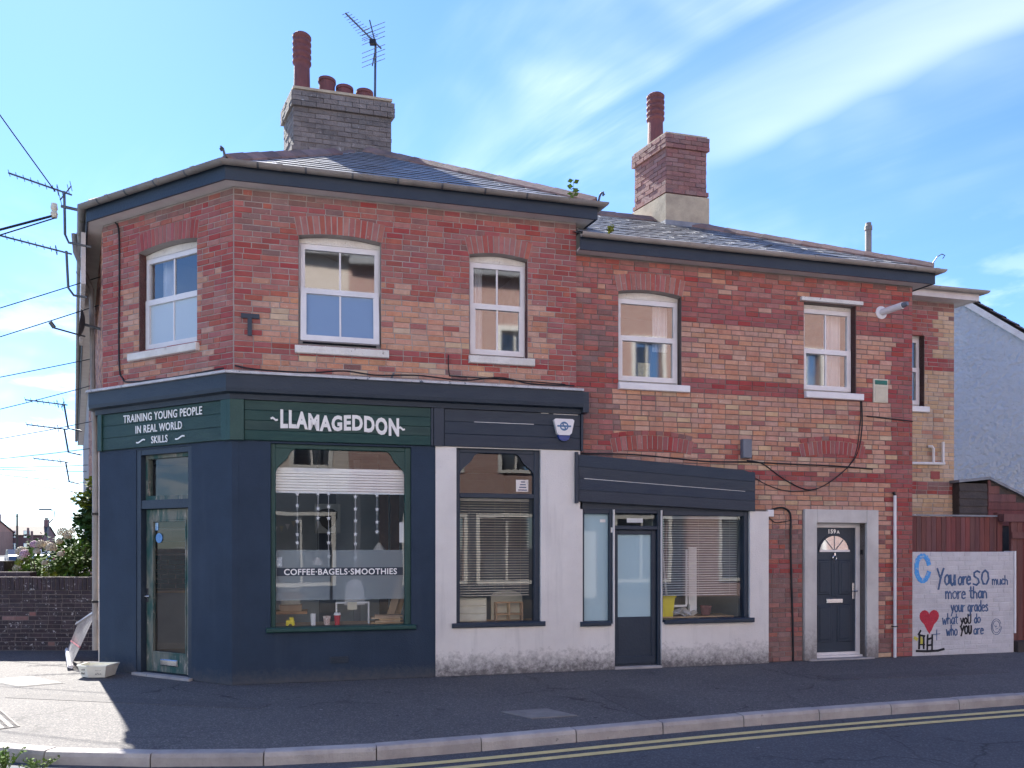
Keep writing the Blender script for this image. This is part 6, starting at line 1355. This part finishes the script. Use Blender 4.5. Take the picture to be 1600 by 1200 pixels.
for c, r, k in (((-8.1,15.5,2.45), (.5,.6,.48), 900), ((-8.0,15.5,1.7), (.6,.65,.6), 1100), ((-7.75,15.3,1.05), (.6,.6,.6), 800), ((-8.45,15.4,2.2), (.28,.35,.28), 330), ((-8.35,15.4,1.85), (.3,.35,.28), 330), ((-7.7,15.4,2.7), (.4,.5,.3), 400)): leaves(m, c, r, k, 0.13)
for c, r, k in (((-8.1,15.4,2.95), (.42,.4,.17), 240), ((-8.42,15.2,2.62), (.2,.25,.14), 110), ((-7.8,15.3,2.98), (.3,.3,.13), 120)): leaves(m, c, r, k, 0.12, 1)
obj('crown', m, [MT['leaf_dark'], MT['leaf_gold']], tr, recalc=False)
def bush(label, c, r, k, size, mats, heads=(), name='hydrangea_bush'):
    b = thing(name, label, 'bush', (c[0], c[1], 0.25))
    st = MB()
    for i in range(7): a = random.uniform(0, 6.28); st.tube([(c[0], c[1], 0.25), (c[0]+r[0]*.4*math.cos(a), c[1]+r[1]*.4*math.sin(a), c[2]*.7), (c[0]+r[0]*.7*math.cos(a), c[1]+r[1]*.7*math.sin(a), c[2]+r[2]*.5)], [.02,.014,.006], 5)
    obj('stems', st, MT['bark'], b)
    m = MB()
    for i in range(9):
        o = Vector((random.uniform(-.6,.6)*r[0], random.uniform(-.6,.6)*r[1], random.uniform(-.55,.5)*r[2])); leaves(m, Vector(c)+o, (r[0]*.5, r[1]*.5, r[2]*.5), k//9, size)
    obj('leaves', m, MT[mats], b, recalc=False)
    for hc, hr, hm in heads:
        m = MB(); hc = Vector(hc)
        for i in range(70):
            z = 1-2*(i+.5)/70*.78; q = math.sqrt(max(0, 1-z*z)); a = i*2.39996; d = Vector((q*math.cos(a), q*math.sin(a), z)); p = hc+d*hr*random.uniform(.9,1.05); u = d.cross(Vector((0.3,0.2,1))).normalized(); v = d.cross(u); s = hr*.23
            m.quad(p-u*s, p-v*s+d*s*.3, p+u*s, p+v*s+d*s*.3)
        obj('flower_head', m, MT[hm], b, recalc=False)
    return b
hx = lambda px, py, Y: ((px-800)/1202*Y, Y, 1.66+(855-py)*Y/1202)
bush('leafy hydrangea bush with pink and cream flower heads behind the garden wall', (-8.2,13.6,1.15), (.62,.4,.62), 1500, 0.09, 'leaf', [(hx(54,851,13.3), .07, 'petal_pink'), (hx(63,851,13.3), .08, 'petal_cream'), (hx(80,856,13.3), .09, 'petal_cream'), (hx(74,852,13.5), .07, 'petal_cream'), (hx(58,862,13.2), .06, 'petal_cream'), (hx(95,866,13.2), .055, 'petal_cream'), (hx(70,880,13.2), .05, 'petal_cream')])
bush('pale flowered hydrangea at the left end of the garden', (-8.75,14.0,0.95), (.42,.35,.6), 800, 0.085, 'leaf', [(hx(34,863,13.7), .10, 'petal_cream'), (hx(39,866,13.6), .08, 'petal_pink'), (hx(36,873,13.6), .09, 'petal_cream'), (hx(30,880,13.5), .07, 'leaf_gold'), (hx(28,888,13.5), .08, 'petal_cream')])
bush('light green shrub with cream blossom under the dark tree', (-7.85,13.9,1.35), (.5,.4,.62), 1300, 0.085, 'leaf', [(hx(98,832,13.7), .09, 'petal_cream'), (hx(106,838,13.7), .07, 'petal_cream'), (hx(112,830,13.9), .06, 'petal_cream'), (hx(93,847,13.6), .06, 'petal_cream')], 'flowering_shrub')
bush('low leafy plants along the back of the garden wall', (-7.4,12.95,0.95), (.55,.2,.32), 420, 0.10, 'leaf_dark', [(hx(85,896,12.9), .05, 'yellow_flower')] if 'yellow_flower' in MT else [], 'border_plant')
MT['yellow_flower'] = mk('yellow_flower', (0.62,0.50,0.02), (0.5,0.5,0.03), 9, .7)
weed('border_plant', 'small bright yellow-green plant just over the garden wall', (-7.72,12.85,0.95), 0.32, 16, .12, 'leaf_gold', .08)
bush('distant feathery dark shrub against the sky behind the hydrangeas', (-10.2,17.2,1.4), (.75,.5,.75), 900, 0.10, 'leaf_dark', (), 'garden_shrub')

# ------------------------------------------------------------------ far end of the side street
def far_house(c, w, d, e, rdg, wallm, label, rz=0.0):
    t = thing('terraced_house', label, 'house', c, 'far houses down the side street'); f = Frame(c[0], c[1], math.cos(rz), math.sin(rz))
    obj('wall', MB().box(f, 0, w, -d, 0, 0, e).prism(lambda a, n, z: f(n, a, z), [(0,e+.001), (-d,e+.001), (-d/2,rdg-.15)], 0, w), MT[wallm], t)
    obj('roof', MB().prism(lambda a, n, z: f(n, a, z), [(.4,e-.1), (-d/2,rdg), (-d-.4,e-.1), (-d-.4,e-.3), (-d/2,rdg-.25), (.4,e-.3)], -.2, w+.2), MT['roof_tile'], t)
    for k in range(max(1, int(w/2.6))):
        for z in (1.0, 3.6):
            wd = obj('window', MB().box(f, 0.8+k*2.6, 2.0+k*2.6, 0.002, .06, z, z+1.5), MT['upvc'], t); obj('pane', MB().box(f, .9+k*2.6, 1.9+k*2.6, .061, .07, z+.1, z+1.4), MT['glass'], wd)
    ch_ = obj('chimney', MB().box(f, w-.9, w-.1, -d/2-.5, -d/2+.5, rdg-.6, rdg+1.3), MT['brick_soot'], t)
    for k in range(3): obj('chimney_pot', MB().lathe(f(w-.75+k*.25, -d/2, rdg+1.3), [(.11,0), (.11,.5), (.08,.5)], 8), MT['terracotta'], ch_)
far_house((-112,150,0), 9.5, 8, 4.8, 7.0, 'brick_peach', 'nearest brick house at the far left end of the side street')
far_house((-104.2,158,0), 7, 9, 4.3, 6.2, 'brick_soot', 'dark far house between the telegraph pole and the chimney stacks', 0.3)
far_house((-104,190,0), 9, 8, 3.6, 5.6, 'brick_soot', 'farthest pale house beyond the chimney stacks', 0.2)
pl = thing('telegraph_pole', 'wooden telegraph pole at the far end of the side street', 'pole', (-93.9,146,0))
obj('pole', MB().tube([(-93.9,146,0), (-93.9,146,8.0)], [0.22,0.16], 8), MT['bark'], pl); obj('crossbar', MB().box(W, -94.5, -93.3, 145.9, 146.1, 7.5, 7.62), MT['bark'], pl)
for k, (px, z) in enumerate(((44, 5.2), (50, 4.6))): tag_obj('tall_post', MB().tube([((px-800)/1202*140,140,0), ((px-800)/1202*140,140,z)], [.25,.2], 8), 'brick_soot', ['thick', 'thin'][k]+' dark post left of the far street lamp', 'post')
lp_ = thing('street_lamp', 'slender street lamp with a curved arm rising over the garden', 'street lamp', (-78.0,129,0))
lx = lambda px, py: ((px-800)/1202*129, 129, 1.66+(855-py)*129/1202)
obj('column', MB().tube([(-78.0,129,0), lx(75,826), lx(76,818), lx(82,812), lx(86,806), lx(85,799), lx(80,797)], [.13,.11,.1,.09,.08,.07,.07], 8), MT['gutter'], lp_)
obj('lantern', MB().box(W, lx(62,797)[0], lx(80,797)[0], 128.8, 129.2, 7.85, 8.1), MT['gutter'], lp_)
def car(c, rz, paint, label):
    t = thing('parked_car', label, 'car', c, 'cars parked down the side street'); f = Frame(c[0], c[1], math.cos(rz), math.sin(rz))
    obj('body', MB().prism(f, [(0,.3), (.1,.75), (1.0,.9), (1.6,1.42), (3.0,1.45), (3.7,.95), (4.1,.85), (4.15,.3)], -1.7, 0), MT[paint], t)
    obj('side_window', MB().prism(f, [(1.15,.93), (1.68,1.36), (2.9,1.38), (3.5,.95)], 0.002, .012), MT['black'], t)
    for x in (.8, 3.3): w_ = obj('wheel', MB().lathe(f(x,.01,.31), [(0,.02), (.18,.02), (.31,0.01), (.31,-.2)], 14, ax=(f.d, Vector((0,0,1)), f.n)), MT['black'], t); obj('hub_cap', MB().lathe(f(x,.032,.31), [(0,.01), (.17,.005), (.18,0)], 12, ax=(f.d, Vector((0,0,1)), f.n)), MT['alu'], w_)
    obj('headlight', MB().box(f, .02, .14, -.5, -.1, .6, .72), MT['white'], t)
MT['car_white'] = mk('car_white', (0.6,0.62,0.65), None, 3, .2); MT['car_blue'] = mk('car_blue', (0.03,0.06,0.13), None, 3, .2)
car((-49.5,75,-.1), -0.9, 'car_blue', 'dark blue car at the left edge of the far street'); car((-49.6,78.5,-.1), -0.9, 'car_white', 'white car behind the dark blue one in the far street'); car((-50.3,84,-.1), -0.9, 'red', 'red car partly hidden by the hydrangeas')

# ------------------------------------------------------------------ houses across the road (seen only as reflections)
def brick_tex(name, c1, c2, mort):
    m, t, b = new_mat(name); g = N(t, 'ShaderNodeNewGeometry'); sp_ = N(t, 'ShaderNodeSeparateXYZ'); t.links.new(g.outputs['Position'], sp_.inputs[0])
    cm = N(t, 'ShaderNodeCombineXYZ'); t.links.new(sp_.outputs[0], cm.inputs[0]); t.links.new(sp_.outputs[2], cm.inputs[1])
    bt_ = N(t, 'ShaderNodeTexBrick'); bt_.inputs['Scale'].default_value = 1.0; bt_.inputs['Brick Width'].default_value = .225; bt_.inputs['Row Height'].default_value = .075; bt_.inputs['Mortar Size'].default_value = .006
    bt_.inputs['Color1'].default_value = (*c1,1); bt_.inputs['Color2'].default_value = (*c2,1); bt_.inputs['Mortar'].default_value = (*mort,1); t.links.new(cm.outputs[0], bt_.inputs['Vector'])
    t.links.new(bt_.outputs[0], b.inputs['Base Color']); b.inputs['Roughness'].default_value = .9; return m
MT['opp1'] = brick_tex('opposite_brick', (0.58,0.50,0.44), (0.52,0.44,0.38), (0.60,0.57,0.54)); MT['opp2'] = brick_tex('opposite_red_brick', (0.40,0.24,0.20), (0.34,0.19,0.165), (0.46,0.42,0.40))
def opp(x0, w, h, y, wm, label):
    f = Frame(x0+w*.9703, y+w*.2419, -.9703, -.2419); t = thing('opposite_house', label, 'house', f(w/2,0,0), 'houses across the road')
    hs = []; k = int(w/2.3)
    for i in range(k):
        for z in (4.1, 6.9):
            if z+1.7 < h: hs.append((.6+i*2.3, 1.6+i*2.3, z, z+1.65))
    sw = [(0.5+i*2.3, 2.3+i*2.3, .6, 2.6) for i in range(k) if i != 1]; dr_ = (0.7+2.3, 1.6+2.3, 0, 2.4)
    obj('wall', holed_wall(f, 0, w, -.1, h, hs+sw+[dr_], -.3, 0), MT[wm], t)
    for a, b, c_, d_ in hs+sw:
        wd = obj('window', MB().box(f, a-.12, a, -.05, .05, c_-.1, d_+.15).box(f, b, b+.12, -.05, .05, c_-.1, d_+.15).box(f, a, b, -.05, .048, d_, d_+.15).box(f, a, b, -.05, .08, c_-.1, c_).box(f, (a+b)/2-.03, (a+b)/2+.03, -.16, -.1, c_, d_), MT['old_white'], t)
        obj('pane', MB().quad(f(a,-.2,c_), f(b,-.2,c_), f(b,-.2,d_), f(a,-.2,d_)), MT['glass'], wd); obj('room', MB().box(f, a-.02, b+.02, -1.2, -1.1, c_-.1, d_+.1), MT['plaster_dark'], wd)
    obj('door', MB().box(f, dr_[0], dr_[1], -.2, -.15, 0, 2.4), MT['upvc'], t)
    if 10.2 < h < 10.7 and x0 < 5:
        obj('shopfront', holed_wall(f, 0, w, 0, 3.3, [(a-.13, b+.13, c_-.11, d_+.16) for a, b, c_, d_ in sw]+[dr_], .005, .1), MT['navy'], t)
    obj('roof', MB().prism(lambda a, n, z: f(n, a, z), [(.35,h-.1), (-3.5,h+2.2), (-7,h), (-7,h-.2), (-3.5,h+2.0), (.35,h-.25)], 0, w), MT['slate'], t)
opp(-14.2, 7.4, 8.6, -7.6, 'house_render', 'white rendered house across the road to the left')
opp(-6.6, 8.6, 10.6, -5.6, 'opp1', 'tall peach brick building across the road behind the camera')
opp(1.75, 10.9, 10.4, -3.52, 'opp2', 'red brick house across the road to the right')
opp(12.5, 10.5, 10.6, -0.83, 'opp2', 'tall red brick house across the road farthest to the right')
opppav = obj('opposite_pavement', MB().slab([(-40,-24), (-40,-12.5), (-16,-5.5), (-6,-3.1), (4,-0.7), (14,1.8), (30,5.8), (34,-10)], -.11, 0.0), MT['pavement'], kind='structure')
